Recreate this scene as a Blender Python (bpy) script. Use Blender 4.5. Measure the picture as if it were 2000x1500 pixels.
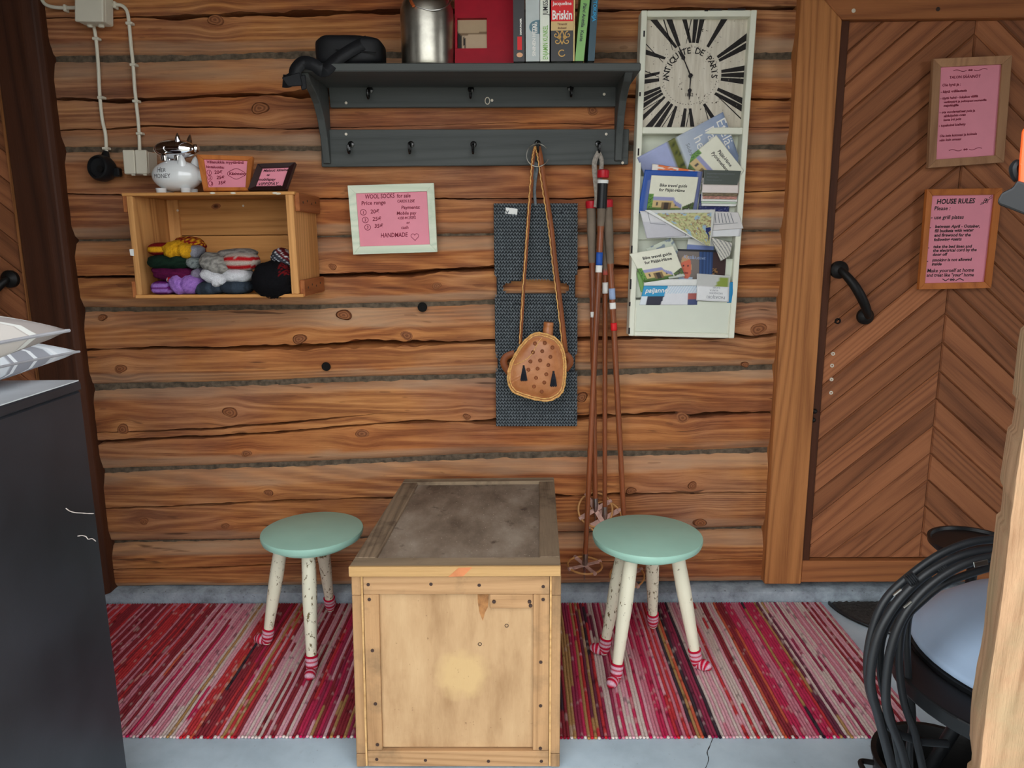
import bpy, bmesh, math, random
from mathutils import Vector, Matrix, noise
random.seed(7)
sc = bpy.context.scene
for o in list(bpy.data.objects): bpy.data.objects.remove(o)
COL = sc.collection

# ------------------------------------------------------------------ camera
F, CAM_H, CAM_D = 1430.0, 1.25, 2.40            # focal length in pixels of a 2000 px wide frame, metres
Yc = Vector((15, 280, -1430)).normalized()       # world axes seen in camera space (pitch 11 deg down, tiny roll)
Xc = Vector((1, .008, 0)); Xc = (Xc - Yc * Xc.dot(Yc)).normalized()
Zc = Xc.cross(Yc)
CAM = Vector((0, -CAM_D, CAM_H))
cd = bpy.data.cameras.new('camera'); cam = bpy.data.objects.new('camera', cd); COL.objects.link(cam)
cd.sensor_fit = 'HORIZONTAL'; cd.sensor_width = 36; cd.lens = 36 * F / 2000; cd.clip_start = .05
cam.matrix_world = Matrix(((Xc.x, Xc.y, Xc.z, CAM.x), (Yc.x, Yc.y, Yc.z, CAM.y), (Zc.x, Zc.y, Zc.z, CAM.z), (0, 0, 0, 1)))
sc.camera = cam

# ------------------------------------------------------------------ light: overcast sky through the open porch front
w = bpy.data.worlds.new('overcast_sky'); sc.world = w; w.use_nodes = True
bg = w.node_tree.nodes['Background']
bg.inputs['Color'].default_value = (.94, .975, 1.0, 1); bg.inputs['Strength'].default_value = 1.0
sc.view_settings.view_transform = 'Standard'; sc.view_settings.look = 'None'
sc.view_settings.exposure = 2.03; sc.view_settings.gamma = 1.0
sc.view_settings.use_curve_mapping = False

# ------------------------------------------------------------------ measuring helpers: a sight line met with a real plane
def ray(x, y):
    d = Vector((x - 1000, 750 - y, -F)); return Vector((Xc.dot(d), Yc.dot(d), Zc.dot(d)))
def P(x, y, Y=0.0):
    d = ray(x, y); return CAM + d * ((Y + CAM_D) / d.y)
def GZ(x, y, z=0.0):
    d = ray(x, y); return CAM + d * ((z - CAM_H) / d.z)

class Quad:
    """four corners (top-left, top-right, bottom-right, bottom-left) of a flat thing; s to the right, t up, n out of it"""
    def __init__(q, tl, tr, br, bl):
        q.tl, q.tr, q.br, q.bl = map(Vector, (tl, tr, br, bl))
        U = (q.br - q.bl) + (q.tr - q.tl); V = (q.tl - q.bl) + (q.tr - q.br)
        q.W, q.H = U.length / 2, V.length / 2
        q.N = U.cross(V).normalized()
    def p(q, s, t, n=0.0):
        return q.bl * ((1 - s) * (1 - t)) + q.br * (s * (1 - t)) + q.tr * (s * t) + q.tl * ((1 - s) * t) + q.N * n
def QP(tl, tr, br, bl, Y=0.0, Yb=None):
    Yb = Y if Yb is None else Yb
    return Quad(P(*tl, Y), P(*tr, Y), P(*br, Yb), P(*bl, Yb))

# ------------------------------------------------------------------ geometry collector
class G:
    def __init__(g): g.v, g.f, g.c, g.a = [], [], [], []
    def add(g, vs, fs, col=None):
        b = len(g.v); g.v += [Vector(v) for v in vs]; g.f += [tuple(i + b for i in f) for f in fs]
        if col is not None or g.c:
            while len(g.c) < b: g.c.append((1, 1, 1))
            if col is None: col = (1, 1, 1)
            g.c += list(col) if isinstance(col, list) else [col] * len(vs)
        return g
    def box8(g, p, col=None):
        return g.add(p, [(0, 3, 2, 1), (4, 5, 6, 7), (0, 1, 5, 4), (1, 2, 6, 5), (2, 3, 7, 6), (3, 0, 4, 7)], col)
    def box(g, x0, x1, y0, y1, z0, z1, col=None):
        return g.box8([(x0, y0, z0), (x1, y0, z0), (x1, y1, z0), (x0, y1, z0), (x0, y0, z1), (x1, y0, z1), (x1, y1, z1), (x0, y1, z1)], col)
    def slab(g, q, s0, s1, t0, t1, n0, n1, col=None):
        return g.box8([q.p(s0, t0, n0), q.p(s1, t0, n0), q.p(s1, t1, n0), q.p(s0, t1, n0), q.p(s0, t0, n1), q.p(s1, t0, n1), q.p(s1, t1, n1), q.p(s0, t1, n1)], col)
    def tube(g, pts, r, seg=8, closed=False, col=None, flat=1.0):
        pts = [Vector(p) for p in pts]; n = len(pts)
        rs = r if isinstance(r, (list, tuple)) else [r] * n
        T = []
        for i in range(n):
            a = pts[(i - 1) % n] if (closed or i) else pts[0]; b = pts[(i + 1) % n] if (closed or i < n - 1) else pts[-1]
            t = (b - a); T.append(t.normalized() if t.length > 1e-9 else Vector((0, 0, 1)))
        up = Vector((0, 1, 0)) if abs(T[0].y) < .9 else Vector((1, 0, 0))
        nrm = (up - T[0] * up.dot(T[0])).normalized(); vs, cs = [], []
        for i in range(n):
            nrm = (nrm - T[i] * nrm.dot(T[i])).normalized(); b = T[i].cross(nrm)
            for k in range(seg):
                a = 2 * math.pi * k / seg
                vs.append(pts[i] + (nrm * math.cos(a) * flat + b * math.sin(a)) * rs[i])
                if col: cs.append(col(i / (n - 1)) if callable(col) else col)
        fs = []
        for i in range(n if closed else n - 1):
            j = (i + 1) % n
            for k in range(seg): fs.append((i * seg + k, i * seg + (k + 1) % seg, j * seg + (k + 1) % seg, j * seg + k))
        if not closed: fs += [tuple(range(seg - 1, -1, -1)), tuple((n - 1) * seg + k for k in range(seg))]
        return g.add(vs, fs, cs or None)
    def lathe(g, prof, o, axis=(0, 0, 1), seg=28, col=None):
        ax = Vector(axis).normalized(); R = ax.to_track_quat('Z', 'Y').to_matrix(); o = Vector(o); vs, fs, cs = [], [], []
        for i, (r, h) in enumerate(prof):
            for k in range(seg):
                a = 2 * math.pi * k / seg; vs.append(o + R @ Vector((r * math.cos(a), r * math.sin(a), h)))
                if col: cs.append(col(i / (len(prof) - 1)) if callable(col) else col)
        for i in range(len(prof) - 1):
            for k in range(seg): fs.append((i * seg + k, i * seg + (k + 1) % seg, (i + 1) * seg + (k + 1) % seg, (i + 1) * seg + k))
        fs += [tuple(range(seg - 1, -1, -1)), tuple((len(prof) - 1) * seg + k for k in range(seg))]
        return g.add(vs, fs, cs or None)
    def ell(g, c, r, seg=16, rings=10, R=None, col=None, fn=None):
        c = Vector(c); vs, fs, cs = [], [], []; R = R or Matrix.Identity(3)
        for i in range(rings + 1):
            th = math.pi * (i / rings) ; th = min(max(th, 1e-3), math.pi - 1e-3)
            for k in range(seg):
                ph = 2 * math.pi * k / seg
                d = Vector((math.cos(th), math.sin(th) * math.cos(ph), math.sin(th) * math.sin(ph)))
                m = fn(d) if fn else 1.0
                vs.append(c + R @ Vector((d.x * r[0] * m, d.y * r[1] * m, d.z * r[2] * m)))
                if col: cs.append(col(d) if callable(col) else col)
        for i in range(rings):
            for k in range(seg): fs.append((i * seg + k, i * seg + (k + 1) % seg, (i + 1) * seg + (k + 1) % seg, (i + 1) * seg + k))
        fs += [tuple(range(seg - 1, -1, -1)), tuple(rings * seg + k for k in range(seg))]
        return g.add(vs, fs, cs or None)
    def grid(g, nu, nv, fn, col=None):
        vs, cs = [], []
        for j in range(nv + 1):
            for i in range(nu + 1):
                vs.append(fn(i / nu, j / nv))
                if col: cs.append(col(i / nu, j / nv))
        m = nu + 1
        return g.add(vs, [(j * m + i, j * m + i + 1, (j + 1) * m + i + 1, (j + 1) * m + i) for j in range(nv) for i in range(nu)], cs or None)
    def prism(g, poly, fn, n0, n1, col=None):
        k = len(poly); vs = [fn(*p, n0) for p in poly] + [fn(*p, n1) for p in poly]
        return g.add(vs, [tuple(range(k - 1, -1, -1)), tuple(range(k, 2 * k))] + [(i, (i + 1) % k, k + (i + 1) % k, k + i) for i in range(k)], col)
    def obj(g, name, mat, parent=None, smooth=False, bevel=0, bseg=1, solid=0, angle=40):
        me = bpy.data.meshes.new(name); me.from_pydata([tuple(v) for v in g.v], [], g.f); me.update()
        bm = bmesh.new(); bm.from_mesh(me)
        cl = None
        if g.c:
            bm.free(); at = me.color_attributes.new('Col', 'FLOAT_COLOR', 'POINT')
            flat = []
            for c in g.c: flat += [c[0], c[1], c[2], 1]
            at.data.foreach_set('color', flat); bm = bmesh.new(); bm.from_mesh(me)
        bmesh.ops.recalc_face_normals(bm, faces=bm.faces)
        if bevel: bmesh.ops.bevel(bm, geom=list(bm.edges), offset=bevel, segments=bseg, affect='EDGES', profile=.5, clamp_overlap=True)
        bm.to_mesh(me); bm.free()
        if g.a:
            for nm, vals in g.a:
                at = me.attributes.new(nm, 'FLOAT', 'POINT'); at.data.foreach_set('value', vals)
        if smooth:
            me.polygons.foreach_set('use_smooth', [True] * len(me.polygons))
            if angle < 180: me.set_sharp_from_angle(angle=math.radians(angle))
        return link(name, me, mat, parent, solid)

def link(name, me, mat, parent=None, solid=0):
    o = bpy.data.objects.new(name, me); COL.objects.link(o)
    if mat: me.materials.clear(); me.materials.append(mat)
    if parent: adopt(o, parent)
    if solid:
        m = o.modifiers.new('thickness', 'SOLIDIFY'); m.thickness = solid; m.offset = -1
    return o
def wm(o):
    m = o.matrix_basis.copy(); p = o
    if o.parent: m = wm(o.parent) @ o.matrix_parent_inverse @ m
    return m
def adopt(o, parent):
    o.parent = parent; o.matrix_parent_inverse = wm(parent).inverted()
def tag(o, label=None, cat=None, group=None, kind=None):
    if label: o['label'] = label
    if cat: o['category'] = cat
    if group: o['group'] = group
    if kind: o['kind'] = kind
    return o
def thing(name, label, cat, loc=(0, 0, 0), group=None, kind=None):
    o = bpy.data.objects.new(name, None); COL.objects.link(o); o.location = loc; o.empty_display_size = .05
    return tag(o, label, cat, group, kind)
def struct(name, loc=(0, 0, 0), label=None):
    o = bpy.data.objects.new(name, None); COL.objects.link(o); o.location = loc; o['kind'] = 'structure'
    if label: o['label'] = label
    return o
def lerp(a, b, t): return a + (b - a) * t
def pl(pts, x):
    if x <= pts[0][0]: return pts[0][1]
    for (a, b), (c, d) in zip(pts, pts[1:]):
        if x <= c: return b + (d - b) * (x - a) / (c - a)
    return pts[-1][1]
def smoothpts(pts, n=6, closed=False):
    pts = [Vector(p) for p in pts]; out = []; m = len(pts)
    for i in range(m if closed else m - 1):
        p0 = pts[(i - 1) % m] if closed or i else pts[0]; p1 = pts[i]; p2 = pts[(i + 1) % m]
        p3 = pts[(i + 2) % m] if closed or i + 2 < m else pts[-1]
        for k in range(n):
            t = k / n
            out.append(.5 * ((2 * p1) + (p2 - p0) * t + (2 * p0 - 5 * p1 + 4 * p2 - p3) * t * t + (3 * p1 - p0 - 3 * p2 + p3) * t ** 3))
    if not closed: out.append(pts[-1])
    return out

# ------------------------------------------------------------------ materials
def S(r, g=None, b=None):
    if g is None: r, g, b = r
    f = lambda c: (c / 255 / 12.92) if c / 255 <= .04045 else ((c / 255 + .055) / 1.055) ** 2.4
    return (f(r), f(g), f(b))
class NT:
    def __init__(n, name):
        n.m = bpy.data.materials.new(name); n.m.use_nodes = True; n.t = n.m.node_tree; n.b = n.t.nodes['Principled BSDF']
        n.co = n.t.nodes.new('ShaderNodeTexCoord').outputs['Object']
    def _in(n, sock, v):
        if isinstance(v, bpy.types.NodeSocket): n.t.links.new(v, sock)
        elif v is not None:
            try: sock.default_value = v
            except Exception: sock.default_value = (*v, 1)
    def node(n, typ, ins={}, **props):
        d = n.t.nodes.new(typ)
        for k, v in props.items(): setattr(d, k, v)
        for k, v in ins.items(): n._in(d.inputs[k], v)
        return d
    def map(n, vec, scale=(1, 1, 1), loc=(0, 0, 0), rot=(0, 0, 0)):
        return n.node('ShaderNodeMapping', {'Vector': vec, 'Scale': scale, 'Location': loc, 'Rotation': rot}).outputs[0]
    def noise(n, vec, scale, detail=3, rough=.55, dist=0):
        return n.node('ShaderNodeTexNoise', {'Vector': vec, 'Scale': scale, 'Detail': detail, 'Roughness': rough, 'Distortion': dist}).outputs['Fac']
    def math(n, op, a, b=None, c=None):
        d = n.node('ShaderNodeMath', operation=op); n._in(d.inputs[0], a)
        if b is not None: n._in(d.inputs[1], b)
        if c is not None: n._in(d.inputs[2], c)
        return d.outputs[0]
    def vmath(n, op, a, b): 
        d = n.node('ShaderNodeVectorMath', operation=op); n._in(d.inputs[0], a); n._in(d.inputs[1], b); return d.outputs[0]
    def ramp(n, fac, stops):
        d = n.node('ShaderNodeValToRGB', {'Fac': fac}); e = d.color_ramp.elements
        while len(e) < len(stops): e.new(.5)
        for i, (p, c) in enumerate(stops): e[i].position = p; e[i].color = (*c, 1) if len(c) == 3 else c
        return d.outputs['Color']
    def mix(n, fac, a, b, mode='MIX'):
        d = n.node('ShaderNodeMix', data_type='RGBA', blend_type=mode); n._in(d.inputs[0], fac); n._in(d.inputs[6], a); n._in(d.inputs[7], b)
        return d.outputs[2]
    def rnd(n): return n.node('ShaderNodeObjectInfo').outputs['Random']
    def out(n, col, rough=.6, metal=0, height=None, bs=.3, bd=.01, spec=.3, coat=0):
        n._in(n.b.inputs['Base Color'], col); n._in(n.b.inputs['Roughness'], rough); n.b.inputs['Metallic'].default_value = metal
        n.b.inputs['Specular IOR Level'].default_value = spec; n.b.inputs['Coat Weight'].default_value = coat
        if height is not None:
            bmp = n.node('ShaderNodeBump', {'Height': height, 'Strength': bs, 'Distance': bd}); n.t.links.new(bmp.outputs[0], n.b.inputs['Normal'])
        return n.m
def plain(name, c, rough=.6, metal=0, spec=.3, var=.12, scale=12, bs=0, bscale=200, coat=0):
    n = NT(name); f = n.noise(n.co, scale, 4)
    d = tuple(x * (1 - var) for x in c); e = tuple(min(1, x * (1 + var)) for x in c)
    col = n.ramp(f, [(.3, d), (.7, e)])
    return n.out(col, rough, metal, n.noise(n.co, bscale, 3) if bs else None, bs, .002, spec, coat)
def wood(name, dark, light, axis='x', ring=16, scale=1.0, stretch=.05, rough=.7, fibre=.35, bump=.25, tint=.15, spec=.2, worn=None):
    """contour lines of a stretched noise field read as growth rings; long axis of the grain = axis"""
    n = NT(name); sx = {'x': (stretch, 1, 1), 'y': (1, stretch, 1), 'z': (1, 1, stretch)}[axis]
    r = n.rnd(); off = n.node('ShaderNodeCombineXYZ', {'X': n.math('MULTIPLY', r, 37), 'Y': n.math('MULTIPLY', r, 11), 'Z': n.math('MULTIPLY', r, 53)}).outputs[0]
    co = n.map(n.vmath('ADD', n.co, off), sx)
    f = n.noise(co, 4 * scale, 1, .3, .08)
    ring_ = n.math('POWER', n.math('MULTIPLY_ADD', n.math('SINE', n.math('MULTIPLY', f, ring * 11)), .5, .5), .6)
    fib = n.noise(n.map(n.vmath('ADD', n.co, off), {'x': (.02, 1, 1), 'y': (1, .02, 1), 'z': (1, 1, .02)}[axis]), 300 * scale, 4, .75)
    strk = n.noise(n.map(n.vmath('ADD', n.co, off), {'x': (.03, 1, 1), 'y': (1, .03, 1), 'z': (1, 1, .03)}[axis]), 45 * scale, 4, .65)
    patch = n.noise(co, 2.2 * scale, 3)
    a = n.math('MULTIPLY_ADD', ring_, .36, n.math('MULTIPLY', n.math('SUBTRACT', fib, .5), fibre * 2.2))
    a = n.math('ADD', a, n.math('MULTIPLY', strk, .5))
    a = n.math('ADD', a, n.math('MULTIPLY', n.math('SUBTRACT', patch, .45), .7))
    col = n.ramp(a, [(.0, dark), (.45, tuple(lerp(x, y, .55) for x, y in zip(dark, light))), (1, light)])
    hv = n.node('ShaderNodeHueSaturation', {'Color': col, 'Value': n.math('MULTIPLY_ADD', r, tint * 2, 1 - tint)}).outputs[0]
    if worn:
        hv = n.mix(n.math('MULTIPLY', n.ramp(n.noise(n.co, 9, 5, .65), [(.5, (0, 0, 0)), (.68, (1, 1, 1))]), worn[1]), hv, worn[0])
    return n.out(hv, rough, 0, n.math('ADD', n.math('MULTIPLY', ring_, .5), fib), bump, .002, spec)
def vcol(name, rough=.6, bump=0, bscale=300, spec=.3, var=.25, vscale=150):
    n = NT(name); c = n.node('ShaderNodeVertexColor', layer_name='Col').outputs['Color']
    f = n.noise(n.co, vscale, 3)
    c = n.mix(1.0, c, n.ramp(f, [(.25, (1 - var,) * 3), (.75, (1, 1, 1))]), 'MULTIPLY')
    return n.out(c, rough, 0, n.noise(n.co, bscale, 2) if bump else None, bump, .003, spec)

M = {}
# hewn logs: reddish-brown old pine
def log_mat():
    n = NT('log_wood'); wp = n.node('ShaderNodeAttribute', attribute_name='warp').outputs['Fac']
    r = n.rnd(); sh = n.node('ShaderNodeCombineXYZ', {'X': n.math('MULTIPLY', r, 40), 'Y': 0.0, 'Z': wp}).outputs[0]
    v = n.vmath('ADD', n.co, sh)
    big = n.noise(n.map(v, (.5, 0, 1.6)), 2.6, 3, .55)
    big2 = n.noise(n.map(v, (.9, 0, 2.2), loc=(9, 0, 4)), 2.2, 4, .6)
    f = n.noise(n.map(v, (.055, .3, 1)), 4.0, 2, .4, .05)
    ring = n.math('POWER', n.math('MULTIPLY_ADD', n.math('SINE', n.math('MULTIPLY', f, 210.0)), .5, .5), 1.6)
    fib = n.noise(n.map(v, (.025, .5, 1)), 240, 4, .75)
    streak = n.noise(n.map(v, (.035, .3, 1)), 26, 6, .72)
    a = n.math('ADD', n.math('MULTIPLY', ring, .13), n.math('MULTIPLY', streak, .62))
    a = n.math('ADD', a, n.math('MULTIPLY_ADD', fib, .42, -.16))
    a = n.math('ADD', a, n.math('MULTIPLY_ADD', big2, .34, -.17))
    col = n.ramp(a, [(.16, S(96, 56, 36)), (.33, S(146, 90, 52)), (.48, S(188, 126, 74)), (.66, S(212, 154, 96)), (.9, S(222, 178, 126))])
    red = n.mix(1.0, col, (.82, .64, .58, 1), 'MULTIPLY')
    col = n.mix(n.ramp(big, [(.40, (0, 0, 0)), (.64, (.9, .9, .9))]), col, red)
    wz = n.node('ShaderNodeAttribute', attribute_name='edge').outputs['Fac']        # greyer, weathered arrises
    gf = n.math('MULTIPLY', wz, n.ramp(n.noise(n.map(v, (.2, .3, 1)), 8, 4), [(.35, (.15,) * 3), (.7, (.8,) * 3)]))
    col = n.mix(gf, col, S(190, 156, 124))
    grey = n.ramp(n.noise(n.map(v, (.8, 0, 1.1), loc=(3, 0, 8)), 1.7, 4, .6), [(.46, (0, 0, 0)), (.66, (.6, .6, .6))])   # greyed, unoiled areas
    col = n.mix(grey, col, n.mix(1.0, n.node('ShaderNodeHueSaturation', {'Color': col, 'Saturation': .72}).outputs[0], (.74, .70, .68, 1), 'MULTIPLY'))
    chk = n.ramp(n.noise(n.map(v, (.10, .3, 1), loc=(5, 0, 0)), 30, 3, .5), [(.665, (0, 0, 0)), (.70, (1, 1, 1))])          # short surface checks
    col = n.mix(n.math('MULTIPLY', chk, .7), col, S(58, 34, 24))
    scr = n.ramp(n.noise(n.map(v, (.22, .3, 1), rot=(0, .55, 0)), 42, 2, .4), [(.70, (0, 0, 0)), (.725, (1, 1, 1))])          # slanting axe marks
    col = n.mix(n.math('MULTIPLY', scr, .35), col, S(90, 54, 36))
    return n.out(col, .72, 0, n.math('ADD', n.math('MULTIPLY', fib, .9), n.math('MULTIPLY', streak, 1.5)), .6, .004, .2)
M['log'] = log_mat()
def knot_mat():
    n = NT('knot_wood'); uv = n.node('ShaderNodeAttribute', attribute_name='rad').outputs['Fac']
    q = n.math('ADD', n.math('MULTIPLY', uv, 17), n.math('MULTIPLY', n.noise(n.co, 60, 3), 5))
    rg = n.math('MULTIPLY_ADD', n.math('SINE', q), .5, .5)
    c = n.mix(rg, S(112, 66, 40), S(150, 96, 60)); c = n.mix(n.math('MULTIPLY', n.ramp(uv, [(.78, (0, 0, 0)), (.97, (1, 1, 1))]), n.ramp(n.noise(n.co, 40, 2), [(.4, (.2,) * 3), (.6, (1, 1, 1))])), c, S(58, 32, 20))
    return n.out(c, .7, 0, rg, .3, .002, .2)
M['knot'] = knot_mat()
M['chink'] = plain('moss_chinking', S(92, 80, 66), .95, var=.5, scale=60, bs=.8, bscale=300)
M['hole'] = plain('dark_hole', S(14, 11, 9), .9)
M['frame'] = wood('pine_frame_upright', S(118, 68, 36), S(196, 132, 78), 'z', 13, 1.3, .06, .6, .3, .3, .05)
M['frame_h'] = wood('pine_frame_level', S(112, 64, 38), S(182, 116, 70), 'x', 10, 1.1, .06, .6, .3, .3, .05)
M['frame_dark'] = wood('dark_stained_frame', S(44, 24, 16), S(84, 48, 30), 'z', 8, 1.2, .06, .55, .3, .3, .05)
M['board_l'] = wood('door_board_rising', S(96, 56, 36), S(172, 110, 72), 'x', 9, 1.5, .05, .6, .35, .35, .22)
M['ceil'] = wood('ceiling_boards', S(70, 46, 30), S(120, 84, 56), 'y', 8, 1.0)
M['crate'] = wood('crate_pine', S(140, 88, 42), S(216, 156, 92), 'x', 9, 1.6, .06, .65, .3, .25, .12)
M['crate_z'] = wood('crate_pine_upright', S(150, 96, 48), S(222, 166, 104), 'z', 9, 1.6, .06, .65, .35, .3, .12)
M['crate_red'] = wood('crate_batten', S(132, 72, 38), S(184, 114, 66), 'y', 9, 1.6, .08, .65)
M['trunk'] = wood('trunk_batten', S(128, 92, 58), S(190, 150, 108), 'x', 9, 1.5, .06, .75, .3, .3, .08, worn=(S(112, 90, 66), .6))
M['trunk_z'] = wood('trunk_batten_upright', S(124, 90, 58), S(182, 142, 100), 'z', 9, 1.5, .06, .75, .3, .3, .08, worn=(S(112, 90, 66), .6))
M['trunk_y'] = wood('trunk_lid_batten', S(88, 72, 56), S(150, 128, 104), 'y', 9, 1.5, .06, .8, .35, .3, .08, worn=(S(66, 52, 42), .7))
M['trunk_lx'] = wood('trunk_lid_cross_batten', S(96, 80, 62), S(160, 138, 112), 'x', 9, 1.5, .06, .8, .35, .3, .08, worn=(S(66, 52, 42), .6))
M['trunk_edge'] = wood('trunk_lid_edge', S(156, 116, 70), S(208, 168, 114), 'x', 9, 1.5, .06, .7)
def ply():
    n = NT('trunk_plywood'); sc_ = n.noise(n.map(n.co, (1, 1, .25)), 14, 5, .65)
    col = n.ramp(sc_, [(.25, S(144, 110, 76)), (.5, S(174, 140, 102)), (.8, S(190, 158, 118))])
    c0 = P(902, 1322, -.845); d = n.node('ShaderNodeVectorMath', operation='DISTANCE'); n._in(d.inputs[0], n.co); d.inputs[1].default_value = c0
    e = n.math('ADD', d.outputs['Value'], n.math('MULTIPLY', n.math('SUBTRACT', n.noise(n.co, 30, 4), .5), .05))
    col = n.mix(n.node('ShaderNodeMapRange', {'Value': e, 'From Min': .072, 'From Max': .04}).outputs[0], col, S(186, 154, 108))
    st = n.ramp(n.noise(n.co, 7, 6, .7), [(.52, (0, 0, 0)), (.75, (1, 1, 1))]); col = n.mix(n.math('MULTIPLY', st, .45), col, S(150, 112, 78))
    sp = n.ramp(n.noise(n.co, 90, 2), [(.70, (0, 0, 0)), (.76, (1, 1, 1))]); col = n.mix(n.math('MULTIPLY', sp, .6), col, S(112, 84, 58))
    return n.out(col, .75, 0, n.noise(n.map(n.co, (6, 1, .4)), 60, 3), .2, .002, .2)
M['ply'] = ply()
def lidply():
    n = NT('trunk_lid_plywood'); a = n.noise(n.map(n.co, (1, .5, 1)), 9, 6, .65)
    col = n.ramp(a, [(.3, S(88, 74, 62)), (.5, S(128, 112, 96)), (.72, S(158, 144, 128))])
    sp = n.ramp(n.noise(n.co, 26, 4, .6), [(.62, (0, 0, 0)), (.72, (1, 1, 1))]); col = n.mix(n.math('MULTIPLY', sp, .75), col, S(58, 42, 34))
    fl = n.ramp(n.noise(n.map(n.co, (3, 1, 1)), 120, 2), [(.70, (0, 0, 0)), (.74, (1, 1, 1))]); col = n.mix(fl, col, S(190, 178, 160))
    return n.out(col, .6, 0, a, .2, .003, .35)
M['lidply'] = lidply()
M['nail'] = plain('rusty_nail', S(58, 40, 32), .6)
M['nail_lt'] = plain('bright_nail', S(214, 204, 186), .5)
def concrete():
    n = NT('painted_concrete'); a = n.noise(n.co, 5, 6, .6)
    col = n.ramp(a, [(.3, S(160, 176, 186)), (.55, S(182, 198, 208)), (.8, S(198, 212, 220))])
    d = n.ramp(n.noise(n.co, 22, 5, .7), [(.62, (0, 0, 0)), (.72, (1, 1, 1))]); col = n.mix(n.math('MULTIPLY', d, .3), col, S(132, 138, 138))
    s = n.ramp(n.noise(n.co, 120, 2), [(.72, (0, 0, 0)), (.76, (1, 1, 1))]); col = n.mix(n.math('MULTIPLY', s, .5), col, S(96, 96, 92))
    return n.out(col, .5, 0, a, .1, .004, .35)
M['floor'] = concrete()
def kerbm():
    n = NT('rough_concrete'); a = n.noise(n.co, 14, 6, .7)
    col = n.ramp(a, [(.3, S(112, 118, 124)), (.5, S(150, 160, 168)), (.75, S(180, 190, 196))])
    s = n.ramp(n.noise(n.co, 90, 3), [(.64, (0, 0, 0)), (.72, (1, 1, 1))]); col = n.mix(n.math('MULTIPLY', s, .7), col, S(70, 68, 64))
    return n.out(col, .85, 0, n.noise(n.co, 120, 4), .5, .004, .2)
M['kerb'] = kerbm()
M['ground'] = plain('gravel_ground', S(150, 148, 138), .95, var=.3, scale=40, bs=.5, bscale=80)
M['rack'] = wood('grey_painted_wood', S(58, 61, 60), S(82, 85, 83), 'x', 5, 1.5, .05, .55, .3, .12, .03)
M['rack_z'] = wood('grey_painted_wood_upright', S(58, 61, 60), S(84, 87, 85), 'z', 5, 1.5, .05, .55, .3, .12, .03)
M['steel'] = plain('dark_hook_metal', S(70, 70, 70), .25, 1, var=.1)
M['chrome'] = plain('chrome', S(235, 235, 238), .06, 1, var=.02)
M['alu'] = plain('aluminium', S(176, 172, 160), .34, 1, var=.2, scale=25, bs=.15, bscale=60)
M['iron'] = plain('black_iron', S(30, 29, 28), .5, .3, bs=.3, bscale=120)
M['plast'] = plain('white_plastic', S(214, 208, 190), .45, var=.04)
M['plast_blk'] = plain('black_plastic', S(24, 25, 27), .4, var=.1)
M['rubber'] = plain('black_rubber', S(34, 36, 39), .42, var=.15, spec=.45)
M['ceramic'] = plain('white_ceramic', S(224, 226, 226), .12, spec=.6, var=.02, coat=.5)
M['ink'] = plain('black_ink', S(30, 24, 26), .6)
M['pen'] = plain('maroon_pen', S(122, 28, 52), .7)
M['pen_dk'] = plain('dark_marker', S(52, 14, 28), .7)
M['pink'] = plain('pink_paper', S(226, 140, 156), .55, var=.04, spec=.35)
M['wframe'] = wood('whitewashed_frame', S(188, 204, 180), S(232, 234, 214), 'x', 8, 2, .06, .6, .3, .2, .02)
M['oframe'] = wood('honey_frame', S(150, 82, 36), S(200, 120, 58), 'z', 6, 2, .06, .45)
M['tframe'] = wood('tan_frame', S(140, 98, 70), S(182, 138, 100), 'z', 6, 2, .06, .55)
M['dframe'] = plain('dark_frame', S(44, 22, 20), .4)
M['cream'] = plain('distressed_cream_paint', S(226, 226, 208), .55, var=.04, scale=8)
M['cream_in'] = plain('cream_panel', S(214, 218, 202), .6, var=.03)
def clockface():
    n = NT('clock_face'); a = n.noise(n.map(n.co, (3, 1, .3)), 40, 4)
    col = n.ramp(a, [(.3, S(196, 186, 168)), (.7, S(218, 210, 194))])
    s = n.ramp(n.noise(n.co, 110, 3), [(.66, (0, 0, 0)), (.70, (1, 1, 1))]); g_ = n.ramp(n.noise(n.co, 9, 2), [(.42, (0, 0, 0)), (.6, (1, 1, 1))])
    return n.out(n.mix(n.math('MULTIPLY', s, g_), col, S(70, 58, 48)), .6)
M['clock'] = clockface()
def numeral():
    n = NT('worn_black_print'); a = n.ramp(n.noise(n.co, 130, 5, .7), [(.63, (0, 0, 0)), (.7, (1, 1, 1))])
    return n.out(n.mix(n.math('MULTIPLY', a, .7), S(30, 25, 24), S(150, 138, 122)), .6)
M['numeral'] = numeral()
M['paper'] = vcol('printed_paper', .42, var=.06, vscale=60, spec=.4)
M['white'] = plain('white_paper', S(226, 226, 222), .5, var=.03)
M['spine'] = vcol('book_cloth', .5, var=.1)
M['knit'] = vcol('knitted_wool', .95, .9, 420, .1, .35, 300)
M['rug'] = vcol('rag_rug_weft', .95, .6, 260, .1, .32, 170)
M['green'] = plain('mint_paint', S(160, 202, 184), .38, var=.06, scale=6, spec=.4, bs=.06, bscale=90)
def legm():
    n = NT('chipped_cream_paint'); a = n.noise(n.map(n.co, (1, 1, .5)), 85, 5, .7)
    lo = n.node('ShaderNodeObjectInfo').outputs['Random']
    th = n.math('ADD', a, n.math('MULTIPLY', lo, .10))
    return n.out(n.mix(n.ramp(th, [(.66, (0, 0, 0)), (.69, (1, 1, 1))]), S(226, 220, 196), S(110, 96, 62)), .5, 0, a, .15, .003)
M['leg'] = legm()
M['yarn'] = plain('grey_yarn', S(112, 119, 123), .95, var=.25, scale=90)
M['yarn_dk'] = plain('grey_yarn_ground', S(44, 48, 52), .95, var=.2)
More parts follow.
